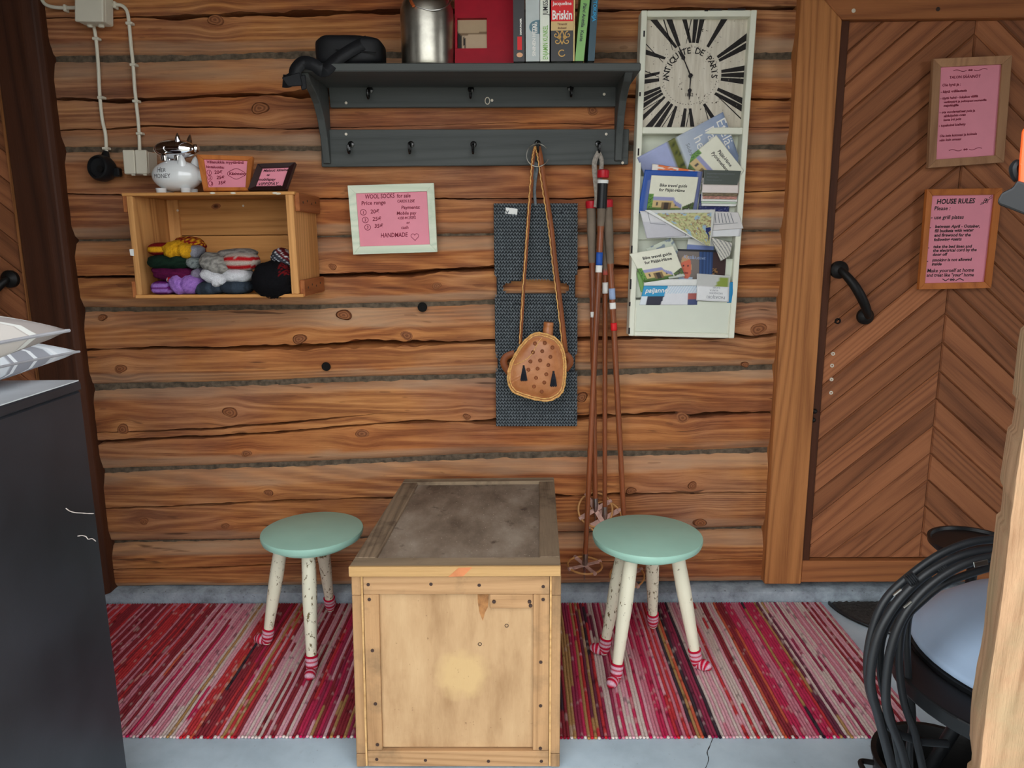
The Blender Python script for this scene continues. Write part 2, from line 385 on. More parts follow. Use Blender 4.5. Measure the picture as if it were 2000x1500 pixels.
def leather():
    n = NT('tan_leather'); a = n.noise(n.co, 18, 5, .6)
    return n.out(n.ramp(a, [(.3, S(158, 92, 48)), (.55, S(182, 118, 72)), (.8, S(198, 140, 98))]), .38, 0, n.noise(n.co, 260, 3), .25, .002, .45)
M['leather'] = leather()
M['leather_dk'] = plain('brown_leather', S(128, 70, 34), .5, var=.2)
M['gold'] = plain('straw_cord', S(214, 164, 98), .6, var=.3, scale=220)
M['tassel'] = plain('black_leather', S(26, 28, 36), .4, var=.2)
M['bamboo'] = wood('varnished_bamboo', S(84, 38, 22), S(150, 84, 48), 'z', 5, 2, .04, .28, .3, .12, .15, .5)
M['grip'] = plain('grey_grip_tape', S(116, 102, 88), .85, var=.2, bs=.4)
M['red'] = plain('red_plastic', S(178, 24, 38), .35)
M['strap'] = plain('grey_webbing', S(150, 142, 132), .9, var=.3, scale=150)
M['cane'] = plain('rattan_cane', S(196, 142, 84), .5)
M['pinkstrap'] = plain('worn_leather_strap', S(190, 150, 136), .7, var=.3, scale=60)
M['tin'] = plain('ferrule_metal', S(186, 184, 176), .3, 1)
M['redlac'] = plain('red_lacquer_board', S(158, 14, 36), .5, var=.08, scale=30)
M['mirror'] = plain('mirror_glass', S(225, 215, 200), .04, 1, var=.01)
M['bagcloth'] = plain('black_nylon', S(20, 21, 24), .6, var=.3, scale=25, bs=.4, bscale=90)
M['cabinet'] = plain('black_cabinet_enamel', S(40, 42, 47), .38, var=.3, scale=5, spec=.4, bs=.05, bscale=400)
M['thread'] = plain('white_thread', S(220, 208, 200), .8)
M['grey_lid'] = plain('blue_grey_enamel', S(164, 186, 212), .34, var=.03, spec=.45)
M['orange'] = plain('orange_plastic', S(240, 84, 20), .3, var=.05, spec=.5)
M['rough_post'] = wood('rough_sawn_post', S(134, 98, 70), S(190, 154, 120), 'z', 10, 1.6, .08, .85, .45, .9, .05, worn=(S(150, 146, 112), .35))
M['mat'] = plain('rubber_mat', S(58, 56, 54), .8, var=.5, scale=90, bs=.6, bscale=200)
def pillow(name, c0, c1, c2, rot):
    n = NT(name); x = n.node('ShaderNodeSeparateXYZ', {'Vector': n.map(n.co, rot=(0, 0, rot))}).outputs['X']
    a = n.math('FRACT', n.math('MULTIPLY', x, 7.5)); b = n.math('FRACT', n.math('MULTIPLY', x, 31))
    col = n.mix(n.ramp(a, [(.0, (0, 0, 0)), (.48, (0, 0, 0)), (.5, (1, 1, 1)), (.97, (1, 1, 1)), (1, (0, 0, 0))]), c0, c1)
    col = n.mix(n.ramp(b, [(.8, (0, 0, 0)), (.83, (1, 1, 1))]), col, c2)
    return n.out(col, .9, 0, n.noise(n.co, 500, 2), .2, .001, .1)
M['pil_a'] = pillow('grey_striped_linen', S(150, 142, 138), S(190, 184, 178), S(205, 205, 200), .5)
M['pil_b'] = pillow('white_striped_linen', S(214, 220, 226), S(150, 152, 160), S(228, 232, 236), .9)

# ================================================================== STRUCTURE
# ---- log wall: joints and drying cracks measured along the wall
def wz(pts): return sorted((P(x, y).x, P(x, y).z) for x, y in pts)
JOINTS = [
    [(60, -70), (1000, -75), (1560, -78)],
    [(80, 113), (340, 108), (600, 102), (1550, 105)],
    [(100, 290), (560, 287), (1530, 285)],
    [(125, 468), (640, 462), (1130, 455), (1520, 450)],
    [(140, 605), (600, 600), (950, 590), (1520, 585)],
    [(160, 757), (400, 752), (620, 745), (960, 735), (1510, 718)],
    [(190, 922), (440, 913), (600, 908), (960, 893), (1500, 882)],
    [(200, 1064), (500, 1060), (1100, 1046), (1480, 1036)],
    [(215, 1152), (1500, 1142)]]
# (log index, points, half width in m as (px x, width) list)
CRACKS = {
    0: [([(60, 36), (350, 34), (420, 30), (600, 26), (780, 22), (1240, 20), (1560, 15)], [(60, .0012), (330, .002), (400, .006), (780, .006), (1240, .003), (1560, .004)])],
    1: [([(60, 192), (250, 197), (400, 188), (540, 184), (620, 183), (1240, 188), (1540, 195)], [(60, .002), (250, .005), (400, .003), (600, .007), (1300, .003), (1540, .005)]),
        ([(60, 257), (200, 252), (300, 246), (560, 252), (1000, 240), (1540, 250)], [(60, .0015), (300, .0022), (560, .0018), (800, .0005), (1540, .001)])],
    2: [([(60, 377), (240, 381), (640, 388), (1100, 388), (1540, 372)], [(60, .0015), (640, .002), (1100, .0018), (1300, .0008), (1540, .002)])],
    3: [([(100, 541), (640, 538), (800, 535), (860, 528), (960, 524), (1130, 522), (1530, 520)], [(100, .003), (640, .006), (960, .007), (1130, .006), (1530, .005)])],
    4: [([(100, 690), (150, 684), (300, 679), (440, 681), (600, 677), (720, 671), (830, 670), (960, 667), (1120, 662), (1250, 660), (1380, 658), (1430, 654), (1465, 659), (1500, 655), (1540, 649)], [(100, .003), (300, .004), (440, .005), (600, .010), (760, .009), (960, .005), (1120, .006), (1300, .004), (1440, .007), (1540, .004)])],
    5: [([(140, 846), (300, 842), (430, 836), (560, 826), (640, 818), (760, 806), (900, 800), (1540, 770)], [(140, .001), (300, .003), (430, .004), (560, .003), (700, .0008), (800, .0001), (1540, .0001)]), ([(140, 868), (300, 857), (480, 849), (600, 840), (680, 832), (800, 823), (960, 824), (1130, 816), (1250, 810), (1320, 806), (1345, 812), (1400, 808), (1530, 805)], [(140, .006), (300, .005), (480, .004), (600, .003), (800, .003), (960, .007), (1130, .006), (1320, .006), (1530, .003)])],
    6: [([(160, 994), (300, 990), (440, 984), (690, 973), (900, 970), (1100, 968), (1300, 964), (1530, 961)], [(160, .002), (440, .0035), (690, .003), (1100, .005), (1300, .003), (1530, .0025)])],
    7: [([(180, 1113), (400, 1108), (690, 1095), (1110, 1099), (1530, 1090)], [(180, .002), (400, .002), (690, .0014), (1110, .0015), (1530, .001)])]}
KNOTS = [(672, 615, 13), (585, 662, 13), (450, 805, 14), (241, 838, 13), (482, 885, 11), (708, 846, 14), (525, 962, 9), (282, 1018, 10), (440, 1027, 9),
         (795, 655, 13), (853, 558, 9), (1480, 643, 17), (1332, 815, 15), (1352, 948, 10), (1367, 1020, 12), (1136, 776, 12), (508, 212, 15), (912, 814, 8),
         (422, 40, 14), (1232, 958, 10), (1173, 963, 9), (1157, 216, 12), (1540, 540, 0), (650, 521, 8), (1455, 712, 7), (200, 620, 8), (236, 720, 12)]
XL, XR = -1.60, 0.93
NX = 300
wall = struct('wall_back', (0, 0, 0), 'wall of hewn brown logs with moss in the joints')
kn = [(P(x, y).x, P(x, y).z, r / 600.0) for x, y, r in KNOTS if r]
for li in range(8):
    top, bot = wz(JOINTS[li]), wz(JOINTS[li + 1])
    cr = [(wz(p), sorted((P(x, 500).x, wd) for x, wd in ws)) for p, ws in CRACKS.get(li, [])]
    cr.sort(key=lambda c: pl(c[0], 0))                # from low to high
    g = G(); warp, edge = [], []; gap = .0028
    nseg = 14 if len(cr) < 2 else 9
    rows = None
    for ix in range(NX + 1):
        x = lerp(XL, XR, ix / NX)
        zt = pl(top, x) - gap + .004 * noise.noise((x * 2.5, li * 7.1, 0)); zb = pl(bot, x) + gap + .004 * noise.noise((x * 2.5, li * 7.1 + 3, 0))
        marks = []
        for cp, cw in cr:
            c = pl(cp, x) + .003 * noise.noise((x * 9, li, 5)) + .0015 * noise.noise((x * 40, li, 9))
            hw = pl(cw, x) * max(.15, .8 + .9 * noise.noise((x * 7, li, 2)) + .4 * noise.noise((x * 30, li, 2))) * 1.0; hw *= 1.5; marks.append((c, max(hw, .0003)))
        zs = []; lo = zb
        for c, hw in marks:
            for k in range(nseg): zs.append((lerp(lo, c - hw, k / nseg), 0))
            zs += [(c - hw, 0), (c, hw), (c + hw, 0)]; lo = c + hw
        for k in range(1, nseg + 1): zs.append((lerp(lo, zt, k / nseg), 0))
        hgt = zt - zb
        for z, hw in zs:
            v = (z - zb) / hgt; e = min(v, 1 - v)
            ft = max(.05, .22 + .07 * math.sin(li * 2.1) + .07 * noise.noise((x * 1.7, li * 3.3, 1)) + .02 * noise.noise((x * 9, li, 6))); fb = max(.04, .15 + .05 * noise.noise((x * 2.1, li * 5.1, 4)) + .02 * noise.noise((x * 10, li, 8)))
            y = .012 * max(0, 1 - e / .018) ** 1.5 + (.017 * max(0, 1 - v / fb)) + (.020 * max(0, 1 - (1 - v) / ft))
            y += .005 * noise.noise((x * 3, z * 5, li)) + .0022 * noise.noise((x * 6, z * 26, li + 4)) + .0012 * noise.noise((x * 18, z * 80, li))
            y += min(.085, hw * 15)
            wv = 0; kb = 0
            for kx, kz, kr in kn:
                dx, dz = (x - kx) / (kr * 2.6), (z - kz) / (kr * 2.0)
                q = dx * dx + dz * dz
                if q < 9: wv += -dz * math.exp(-q) * kr * 1.5; kb = max(kb, math.exp(-q * 1.4))
            g.v.append(Vector((x, y - .004 * kb, z))); warp.append(wv); edge.append(max(0, min(1, 6 * max(1 - v / fb, 1 - (1 - v) / ft))))
        n = len(zs)
        if rows is None: rows = n
    for ix in range(NX):
        for k in range(rows - 1):
            a = ix * rows + k; g.f.append((a, a + rows, a + rows + 1, a + 1))
    # close the top, bottom and back so that every log is a solid timber
    nb = len(g.v)
    for ix in (0, NX):
        for k in (0, rows - 1):
            p = g.v[ix * rows + k]; g.v.append(Vector((p.x, .16, p.z))); warp.append(0); edge.append(0)
    tl_, bl_ = nb + 1, nb; tr_, br_ = nb + 3, nb + 2
    g.f.append(tuple([ix * rows for ix in range(NX, -1, -1)] + [bl_, br_]))
    g.f.append(tuple([ix * rows + rows - 1 for ix in range(NX + 1)] + [tr_, tl_]))
    g.f.append((bl_, tl_, tr_, br_))
    g.f.append(tuple([k for k in range(rows)] + [tl_, bl_])); g.f.append(tuple([NX * rows + k for k in range(rows - 1, -1, -1)] + [br_, tr_]))
    g.a = [('warp', warp), ('edge', edge)]
    lg = g.obj('log', M['log'], wall, smooth=True, angle=50)
    zt0, zb0 = top, bot
    for kx, kz, kr in kn:
        if pl(bot, kx) < kz < pl(top, kx):
            h = G(); rad = []; ph = random.random() * 6
            for j in range(5):
                for k in range(18):
                    a = 2 * math.pi * k / 18; rr = kr * (j / 4) * (1 + .12 * math.sin(2 * a + ph) + .07 * math.sin(3 * a + ph * 2))
                    yy = -.0085 + (.010 if j == 4 else .0008 * j)
                    h.v.append(Vector((kx + 1.12 * rr * math.cos(a), yy, kz + .86 * rr * math.sin(a)))); rad.append(j / 4)
            for j in range(4):
                for k in range(18): h.f.append((j * 18 + k, j * 18 + (k + 1) % 18, (j + 1) * 18 + (k + 1) % 18, (j + 1) * 18 + k))
            h.a = [('rad', rad)]
            h.obj('knot', M['knot'], lg, smooth=True)
for li in range(1, 8):
    jz = wz(JOINTS[li]); g = G()
    g.grid(150, 4, lambda u, v: Vector((lerp(XL, XR, u), .031 + .005 * noise.noise((u * 60, v * 3, li)) + .004 * noise.noise((u * 200, v * 5, li)), pl(jz, lerp(XL, XR, u)) + lerp(-.022, .022, v))))
    g.obj('chinking', M['chink'], wall, smooth=True, solid=.01)
for x, y, r in ((825, 600, 9.5), (637, 716, 9)):     # bored dowel holes
    c = P(x, y, -.008); g = G()
    g.lathe([(r / 600, 0), (r / 600 * .94, .003), (r / 600 * .8, -.004), (.0005, -.03)], c, (0, -1, 0), 20)
    g.obj('dowel_hole', M['hole'], wall, smooth=True)

# ---- floor, concrete upstand, crack
g = G(); g.box(-2.4, 2.6, -1.75, .25, -.12, 0); fl = g.obj('floor', M['floor']); tag(fl, 'pale blue-grey painted concrete floor', kind='structure')
for pts in ([(1392, 1442), (1386, 1458), (1381, 1470), (1384, 1484), (1376, 1505)],):
    g = G(); q = [GZ(x, y) for x, y in pts]
    q = smoothpts(q, 4); g.tube([(p.x, p.y, .0003) for p in q], [.0006 + .0014 * abs(noise.noise((i * .7, 1, 2))) for i in range(len(q))], 6, flat=1)
    g.obj('floor_crack', M['hole'], fl)
g = G(); g.grid(160, 6, lambda u, v: Vector((lerp(-2.3, 2.5, u), (-.022 if v < .8 else lerp(-.022, .06, (v - .8) / .2)) + .003 * noise.noise((u * 90, v * 4, 0)), lerp(0, .047, min(1, v / .8)) + .003 * noise.noise((u * 70, v * 5, 3)))))
kb = g.obj('baseboard_back', M['kerb'], smooth=True); tag(kb, 'rough grey concrete upstand under the log wall', kind='structure')

# ---- doors with herringbone boards; frame boards proud of the logs
def clip(poly, a, b, c):                               # keep a*x + b*z <= c
    out = []
    for i in range(len(poly)):
        p, q = poly[i], poly[(i + 1) % len(poly)]; fp, fq = a * p[0] + b * p[1] - c, a * q[0] + b * q[1] - c
        if fp <= 0: out.append(p)
        if fp * fq < 0:
            t = fp / (fp - fq); out.append((p[0] + (q[0] - p[0]) * t, p[1] + (q[1] - p[1]) * t))
    return out
def shrink(poly, d):
    cx = sum(p[0] for p in poly) / len(poly); cz = sum(p[1] for p in poly) / len(poly)
    n = len(poly); out = []
    area = sum(poly[i][0] * poly[(i + 1) % n][1] - poly[(i + 1) % n][0] * poly[i][1] for i in range(n))
    sgn = 1 if area > 0 else -1
    for i in range(n):
        p0, p1, p2 = Vector(poly[i - 1]), Vector(poly[i]), Vector(poly[(i + 1) % n])
        a = (p1 - p0).normalized(); b = (p2 - p1).normalized()
        na = Vector((-a.y, a.x)) * sgn; nb = Vector((-b.y, b.x)) * sgn
        m = (na + nb); k = max(.35, 1 + na.dot(nb)); out.append(tuple(p1 + m * (d / k)))
    return out
def door(name, x0, x1, z0, z1, yf, label, pitch=.094, ang=math.radians(41)):
    d = struct(name, ((x0 + x1) / 2, yf, z0), label); xc = (x0 + x1) / 2
    g = G(); g.box(x0, x1, yf + .014, yf + .05, z0, z1); g.obj('door_leaf', M['frame_dark'], d)
    for side in (-1, 1):
        sl = math.tan(ang) * (-side)
        xa, xb = (x0, xc) if side < 0 else (xc, x1)
        for k in range(-12, 40):
            zc0 = z0 + k * pitch                       # height of the board's lower edge on the centre line
            f = lambda x, z: zc0 + z + (x - xc) * sl
            poly = [(xa, f(xa, 0)), (xb, f(xb, 0)), (xb, f(xb, pitch)), (xa, f(xa, pitch))]
            poly = clip(clip(poly, 0, 1, z1), 0, -1, -z0)
            if len(poly) < 3: continue
            w_ = max(p[0] for p in poly) - min(p[0] for p in poly); h_ = max(p[1] for p in poly) - min(p[1] for p in poly)
            if w_ < .02 or h_ < .02: continue
            R = Matrix.Rotation(-math.atan(sl), 4, 'Y'); Ri = R.inverted()
            outer, inner = poly, shrink(poly, .0045)
            off = random.uniform(-.0008, .0008); n = len(poly); h = G()
            vs = [Ri @ Vector((p[0], yf + .014, p[1])) for p in outer] + [Ri @ Vector((p[0], yf + .005, p[1])) for p in shrink(poly, .0006)] + [Ri @ Vector((p[0], yf + off, p[1])) for p in inner]
            h.add(vs, [tuple(range(2 * n, 3 * n))] + [(i, (i + 1) % n, n + (i + 1) % n, n + i) for i in range(n)] + [(n + i, n + (i + 1) % n, 2 * n + (i + 1) % n, 2 * n + i) for i in range(n)])
            o = h.obj('board', M['board_l']); o.matrix_basis = R; adopt(o, d)
    return d
YF = -.012
xr0, xr1 = P(1651, 100, YF).x, P(1651, 100, YF).x + .80
xr0 = P(1600, 800, YF).x
xcn = P(1838, 700, YF).x; xr1 = 2 * xcn - xr0
zd0, zd1 = P(1660, 1090, YF).z, P(1700, 40, YF).z
d1 = door('door_1', xr0, xr1, zd0, zd1, YF, 'brown herringbone board door with black handle and two signs')
# left door is the mirror twin
xl1 = P(48, 500, YF).x; xl0 = xl1 - (xr1 - xr0)
d2 = door('door_2', xl0, xl1, zd0, zd1, YF, 'herringbone door at the far left, mostly out of view')
def trim(name, geo, mat, label=None, bevel=.003):
    o = geo.obj(name, mat, None, bevel=bevel); return tag(o, label, kind='structure')
YT = -.035
def fx(a, Y): return P(*a, Y).x
fxl, fxr = fx((1527, 600), YT), fx((1604, 600), YT)
jz0 = P(1530, 1141, YT).z
ztop = P(1640, 38, YT).z
g = G(); g.prism([(fxl, jz0), (fxr, jz0), (fxr, ztop), (fxl, ztop + (fxr - fxl))], lambda x, z, n: Vector((x, n, z)), .05, YT); trim('trim_1', g, M['frame'], 'broad upright pine board framing the right door')
xrr = xr1 + .008
g = G(); g.prism([(fxr, ztop), (xrr, ztop), (xrr + (fxr - fxl), ztop + (fxr - fxl)), (fxl, ztop + (fxr - fxl))], lambda x, z, n: Vector((x, n, z)), .05, YT - .001); trim('trim_2', g, M['frame_h'], 'pine head board above the right door')
g = G(); g.prism([(xrr, jz0), (xrr + (fxr - fxl), jz0), (xrr + (fxr - fxl), ztop + (fxr - fxl)), (xrr, ztop)], lambda x, z, n: Vector((x, n, z)), .05, YT); trim('trim_3', g, M['frame'], 'upright pine board on the far side of the right door')
g = G(); g.box(fxr, xr0, -.022, .05, zd0 - .075, ztop); trim('trim_4', g, M['frame_dark'], 'narrow dark door stop beside the right door', .001)
g = G(); g.box(fxr + .001, xrr, -.030, .05, jz0 + .004, zd0 - .003); trim('trim_5', g, M['frame_h'], 'pine sill rail under the right door')
YL = -.05
lx1, lx0 = fx((141, 600), YL), fx((57, 600), YL)
g = G(); g.prism([(lx0, YL), (lx1 - .045, YL), (lx1 - .012, YL + .006), (lx1, YL + .022), (lx1, .05), (lx0, .05)], lambda x, y, n: Vector((x, y, n)), .045, 2.2); trim('trim_6', g, M['frame_dark'], 'dark brown upright frame board left of the logs')
g = G(); g.box(lx0 - .022, lx0 - .001, -.03, .05, .045, 2.2); trim('trim_7', g, M['frame'], 'thin light jamb strip beside the left door', .001)
g = G(); g.box(lx0 - 1.2, lx0, YL, .05, 2.0, 2.12); trim('trim_8', g, M['frame_dark'], 'dark head board above the left door')
def handle(parent, flip, cx, label):
    # forged bow handle with round rosettes
    a, b = P(cx[0][0], cx[0][1], YF - .012), P(cx[1][0], cx[1][1], YF - .012)
    g = G(); m = (a + b) / 2
    pts = smoothpts([a + Vector((0, .004, 0)), a + Vector((0, -.018, -.004)), lerp(a, b, .25) + Vector((0, -.042, 0)), m + Vector((0, -.05, 0)), lerp(a, b, .78) + Vector((0, -.04, 0)), b + Vector((0, -.016, .004)), b + Vector((0, .004, 0))], 6)
    n = len(pts); g.tube(pts, [.009 + .006 * math.sin(math.pi * i / (n - 1)) for i in range(n)], 10)
    h = g.obj('handle', M['iron'], parent, smooth=True)
    for p, r in ((a, .028), (b, .026)):
        g = G(); g.lathe([(r, -.012), (r, .002), (r * .8, .008), (r * .35, .016), (.001, .018)], p, (0, -1, 0), 20); g.obj('rosette', M['iron'], h, smooth=True)
    return h
handle(d1, 0, ((1640, 527), (1691, 618)), '')
handle(d2, 0, ((18, 545), (-34, 636)), '')
g = G(); c = P(1636, 627, YF); g.lathe([(.010, -.004), (.010, .002), (.006, .003), (.005, -.006)], c, (0, -1, 0), 14); g.obj('keyhole', M['hole'], d1)
for x, y in ((1627, 691), (1625, 714), (1624, 741), (1623, 767)):
    g = G(); g.lathe([(.0062, -.004), (.0062, .0015), (.0028, .0018), (.0026, -.003)], P(x, y, YF - .001), (0, -1, 0), 12); g.obj('nail', M['nail_lt'], d1)
for x, y in ((1591, 803), (1588, 820)):
    g = G(); g.lathe([(.008, -.004), (.008, .004), (.004, .008), (.0005, .009)], P(x, y, YT if x < 1580 else -.024), (0, -1, 0), 12); g.obj('nail', M['iron'], d1)
for x, y, m in ((1667, 21, 'nail_lt'), (1832, 18, 'nail')):
    g = G(); g.lathe([(.006, -.004), (.006, .001), (.0005, .0018)], P(x, y, YT - .001), (0, -1, 0), 12); g.obj('nail', M[m], d1)

# ---- the rest of the porch: log cores behind the doors, unseen side walls, front walls and ceiling sized to shade it, ground outside
g = G(); g.box(-2.6, 2.9, .16, .25, 0, 2.5); tag(g.obj('wall_behind', M['frame_dark']), 'dark wall behind the doors', kind='structure')
def plankwall(name, x0, x1, y0, y1, label, horiz='y'):
    d = struct(name, ((x0 + x1) / 2, (y0 + y1) / 2, 0), label); k = 0; z = 0
    while z < 2.3:
        g = G(); g.box(x0, x1, y0, y1, z + .004, min(2.3, z + .24)); g.obj('log', M['ceil'], d, bevel=.02); z += .245
plankwall('shade_wall_left', -2.62, -2.45, -1.62, .0, 'unseen log wall added on the left to shade the porch')  # side walls out of view, put in to shade the porch
plankwall('shade_wall_right', 2.62, 2.78, -1.2, .0, 'unseen log wall added on the right to shade the porch')
d = struct('ceiling', (0, -.8, 2.32), 'unseen dark board ceiling added to darken the upper wall')  # out of view; depth chosen to darken the top of the log wall
for i in range(26):
    g = G(); g.box(-2.6 + i * .208, -2.6 + i * .208 + .205, -1.75, .2, 2.32, 2.345); g.obj('ceiling_board', M['ceil'], d)
plankwall('shade_wall_front_left', -2.45, -.92, -1.82, -1.69, 'unseen front log wall left of the opening, widened for shade')  # front walls out of view, widths set to darken left side and right door
plankwall('shade_wall_front_right', .76, 2.3, -1.75, -1.62, 'unseen front log wall right of the opening, widened for shade')
g = G(); g.box(-60, 60, -60, -1.75, -.14, -.10); tag(g.obj('ground', M['ground']), 'gravel yard in front of the porch', kind='structure')

# ================================================================== LETTERING
def text_mesh(body, size, shear=0.0, align='LEFT', bold=0.0, xs=1.0, space=1.0):
    cu = bpy.data.curves.new('lettering', 'FONT'); cu.body = body; cu.size = size; cu.shear = shear; cu.align_x = align
    cu.resolution_u = 2; cu.offset = bold; cu.space_character = space; cu.fill_mode = 'FRONT'
    o = bpy.data.objects.new('lettering', cu); COL.objects.link(o)
    me = bpy.data.meshes.new_from_object(o, depsgraph=None) if False else o.to_mesh()
    vs = [Vector((v.co.x * xs, v.co.y, 0)) for v in me.vertices]; fs = [tuple(p.vertices) for p in me.polygons]
    o.to_mesh_clear(); bpy.data.objects.remove(o); bpy.data.curves.remove(cu)
    return vs, fs
def lettering(g, q, lines, n=.0006, rnd=.0):
    """lines: (text, s, t, height in t, options) on quad q"""
    for ln in lines:
        body, s, t, h = ln[:4]; op = ln[4] if len(ln) > 4 else {}
        vs, fs = text_mesh(body, h * q.H * 1.38, op.get('shear', .12), op.get('align', 'LEFT'), op.get('bold', .0003), op.get('xs', 1.0))
        rot = op.get('rot', 0) + random.uniform(-rnd, rnd); c, sn = math.cos(rot), math.sin(rot)
        g.add([q.p(s + (v.x * c - v.y * sn) / q.W, t + (v.x * sn + v.y * c) / q.H, n) for v in vs], fs)
    return g
def stroke(g, q, pts, w=.0009, n=.0006, closed=False):
    """a pen line as a flat ribbon on quad q; pts in (s, t)"""
    p = [Vector((a * q.W, b * q.H)) for a, b in pts]; m = len(p); L, R_ = [], []
    for i in range(m):
        a = p[(i - 1) % m] if (closed or i) else p[0]; b = p[(i + 1) % m] if (closed or i < m - 1) else p[-1]
        d = (b - a); d = d.normalized() if d.length else Vector((1, 0)); nn = Vector((-d.y, d.x)) * w
        L.append(p[i] + nn); R_.append(p[i] - nn)
    vs = [q.p(v.x / q.W, v.y / q.H, n) for v in L + R_]
    g.add(vs, [(i, (i + 1) % m, m + (i + 1) % m, m + i) for i in range(m if closed else m - 1)])
def circ(cx, cy, rx, ry, k=18): return [(cx + rx * math.cos(2 * math.pi * i / k), cy + ry * math.sin(2 * math.pi * i / k)) for i in range(k)]
def frame_parts(q, parent, mat, bs, bt, depth, lip=.3, pink='pink', back=0.0):
    """a picture frame: four mitred rails and the sheet behind them; bs, bt = rail width as a fraction"""
    sq = [((0, 0), (1, 0), (1 - bs, bt), (bs, bt)), ((1, 0), (1, 1), (1 - bs, 1 - bt), (1 - bs, bt)), ((1, 1), (0, 1), (bs, 1 - bt), (1 - bs, 1 - bt)), ((0, 1), (0, 0), (bs, bt), (bs, 1 - bt))]
    for pol in sq:
        g = G(); g.box8([q.p(*p, back) for p in pol] + [q.p(*p, back + (depth if i < 2 else depth * .75)) for i, p in enumerate(pol)]); g.obj('frame_rail', M[mat], parent, bevel=.0008)
    g = G(); g.slab(q, bs * .6, 1 - bs * .6, bt * .6, 1 - bt * .6, back + .001, back + depth * .35); return g.obj('sheet', M[pink], parent)
class Sub:                                             # a rectangle inside a quad as a quad of its own
    def __init__(z, q, s0, s1, t0, t1, n): z.q, z.a, z.n0 = q, (s0, s1, t0, t1), n; z.W, z.H = q.W * (s1 - s0), q.H * (t1 - t0)
    def p(z, s, t, n=0): s0, s1, t0, t1 = z.a; return z.q.p(lerp(s0, s1, s), lerp(t0, t1, t), z.n0 + n)

# ================================================================== COAT RACK
YB = -.012                                             # back of everything hung on the wall
rk = thing('coat_rack', 'dark grey painted coat rack with shelf and metal hooks', 'coat rack', P(925, 325, YB))
SD = .235                                              # shelf depth
yF = YB - SD
g = G(); a, b = P(573, 123, yF), P(1252, 122, yF); ztp = a.z; th = .022
rX0, rX1 = a.x, b.x
g.box8([(a.x, yF, ztp - th), (b.x, yF, b.z - th), (b.x, YB, b.z - th), (a.x, YB, ztp - th), (a.x, yF, ztp), (b.x, yF, b.z), (b.x, YB, b.z), (a.x, YB, ztp)]); g.obj('shelf', M['rack'], rk, bevel=.003)
SHELF_Z = ztp
uq = QP((640, 150), (1210, 147), (1205, 208), (645, 210), YB - .018)
g = G(); g.slab(uq, 0, 1, 0, 1, -.018, 0); g.obj('upper_rail', M['rack'], rk, bevel=.002)
lq = QP((626, 253), (1229, 252), (1227, 321), (628, 326), YB - .018)
g = G(); g.slab(lq, 0, 1, 0, 1, -.018, 0); g.obj('lower_rail', M['rack'], rk, bevel=.002)
zb_ = P(640, 321, YB).z
for xi in (P(637, 300, YB - .03).x, P(1208, 300, YB - .03).x):
    prof = [(0, zb_), (-.028, zb_), (-.040, zb_ + .05), (-.055, zb_ + .12), (-.085, zb_ + .19), (-.125, zb_ + .225), (-.175, zb_ + .24), (-.205, zb_ + .25), (-.215, zb_ + .27), (-.215, ztp - th), (0, ztp - th)]
    hh = ztp - th - zb_; prof = [(0, zb_), (-.03, zb_), (-.036, zb_ + hh * .15), (-.048, zb_ + hh * .35), (-.07, zb_ + hh * .55), (-.105, zb_ + hh * .72), (-.15, zb_ + hh * .82), (-.19, zb_ + hh * .88), (-.215, zb_ + hh * .95), (-.22, ztp - th), (0, ztp - th)]
    g = G(); g.prism(prof, lambda y, z, n: Vector((n, YB + y - .002, z)), xi - .011, xi + .011); g.obj('bracket', M['rack_z'], rk, bevel=.002)
def hook(c, lab=None, drop=False):
    h = G(); c = Vector(c)
    g = h
    g.tube(smoothpts([c + Vector((0, .004, .012)), c + Vector((0, -.012, .012)), c + Vector((0, -.022, .004)), c + Vector((0, -.024, -.012)), c + Vector((0, -.034, -.018)), c + Vector((0, -.044, -.010)), c + Vector((0, -.045, .004))], 5), .0036, 8)
    o = h.obj('hook', M['steel'], rk, smooth=True)
    g = G(); g.lathe([(.010, -.003), (.010, .001), (.006, .003), (.0005, .0035)], c + Vector((0, -.001, .012)), (0, -1, 0), 14); g.obj('hook_plate', M['steel'], o, smooth=True)
    if drop:
        g = G(); g.lathe([(.014, 0), (.013, .003), (.004, .006), (.0035, .05), (.003, .056)], c + Vector((0, -.02, .075)), (0, 0, -1), 12); g.obj('hook_stem', M['iron'], o, smooth=True)
for x, y in ((723, 184), (920, 183), (1114, 180)): hook(P(x, y, YB - .019), drop=True)
for x, y in ((686, 290), (803, 290), (925, 290), (1050, 288), (1168, 289)): hook(P(x, y, YB - .019))
for x, y in ((676, 201), (676, 262), (1184, 262), (1180, 184), (961, 196), (1216, 318)):
    g = G(); g.lathe([(.0042, -.002), (.0042, .001), (.0005, .0016)], P(x, y, YB - .018), (0, -1, 0), 10); g.obj('screw', M['nail_lt'], rk)
g = G(); c = P(952, 197, YB - .018); g.tube([c + Vector((.007 * math.cos(a), -.001, .010 * math.sin(a))) for a in [i * math.pi / 8 for i in range(16)]], .0014, 6, closed=True); g.obj('paint_chip', M['nail_lt'], rk)

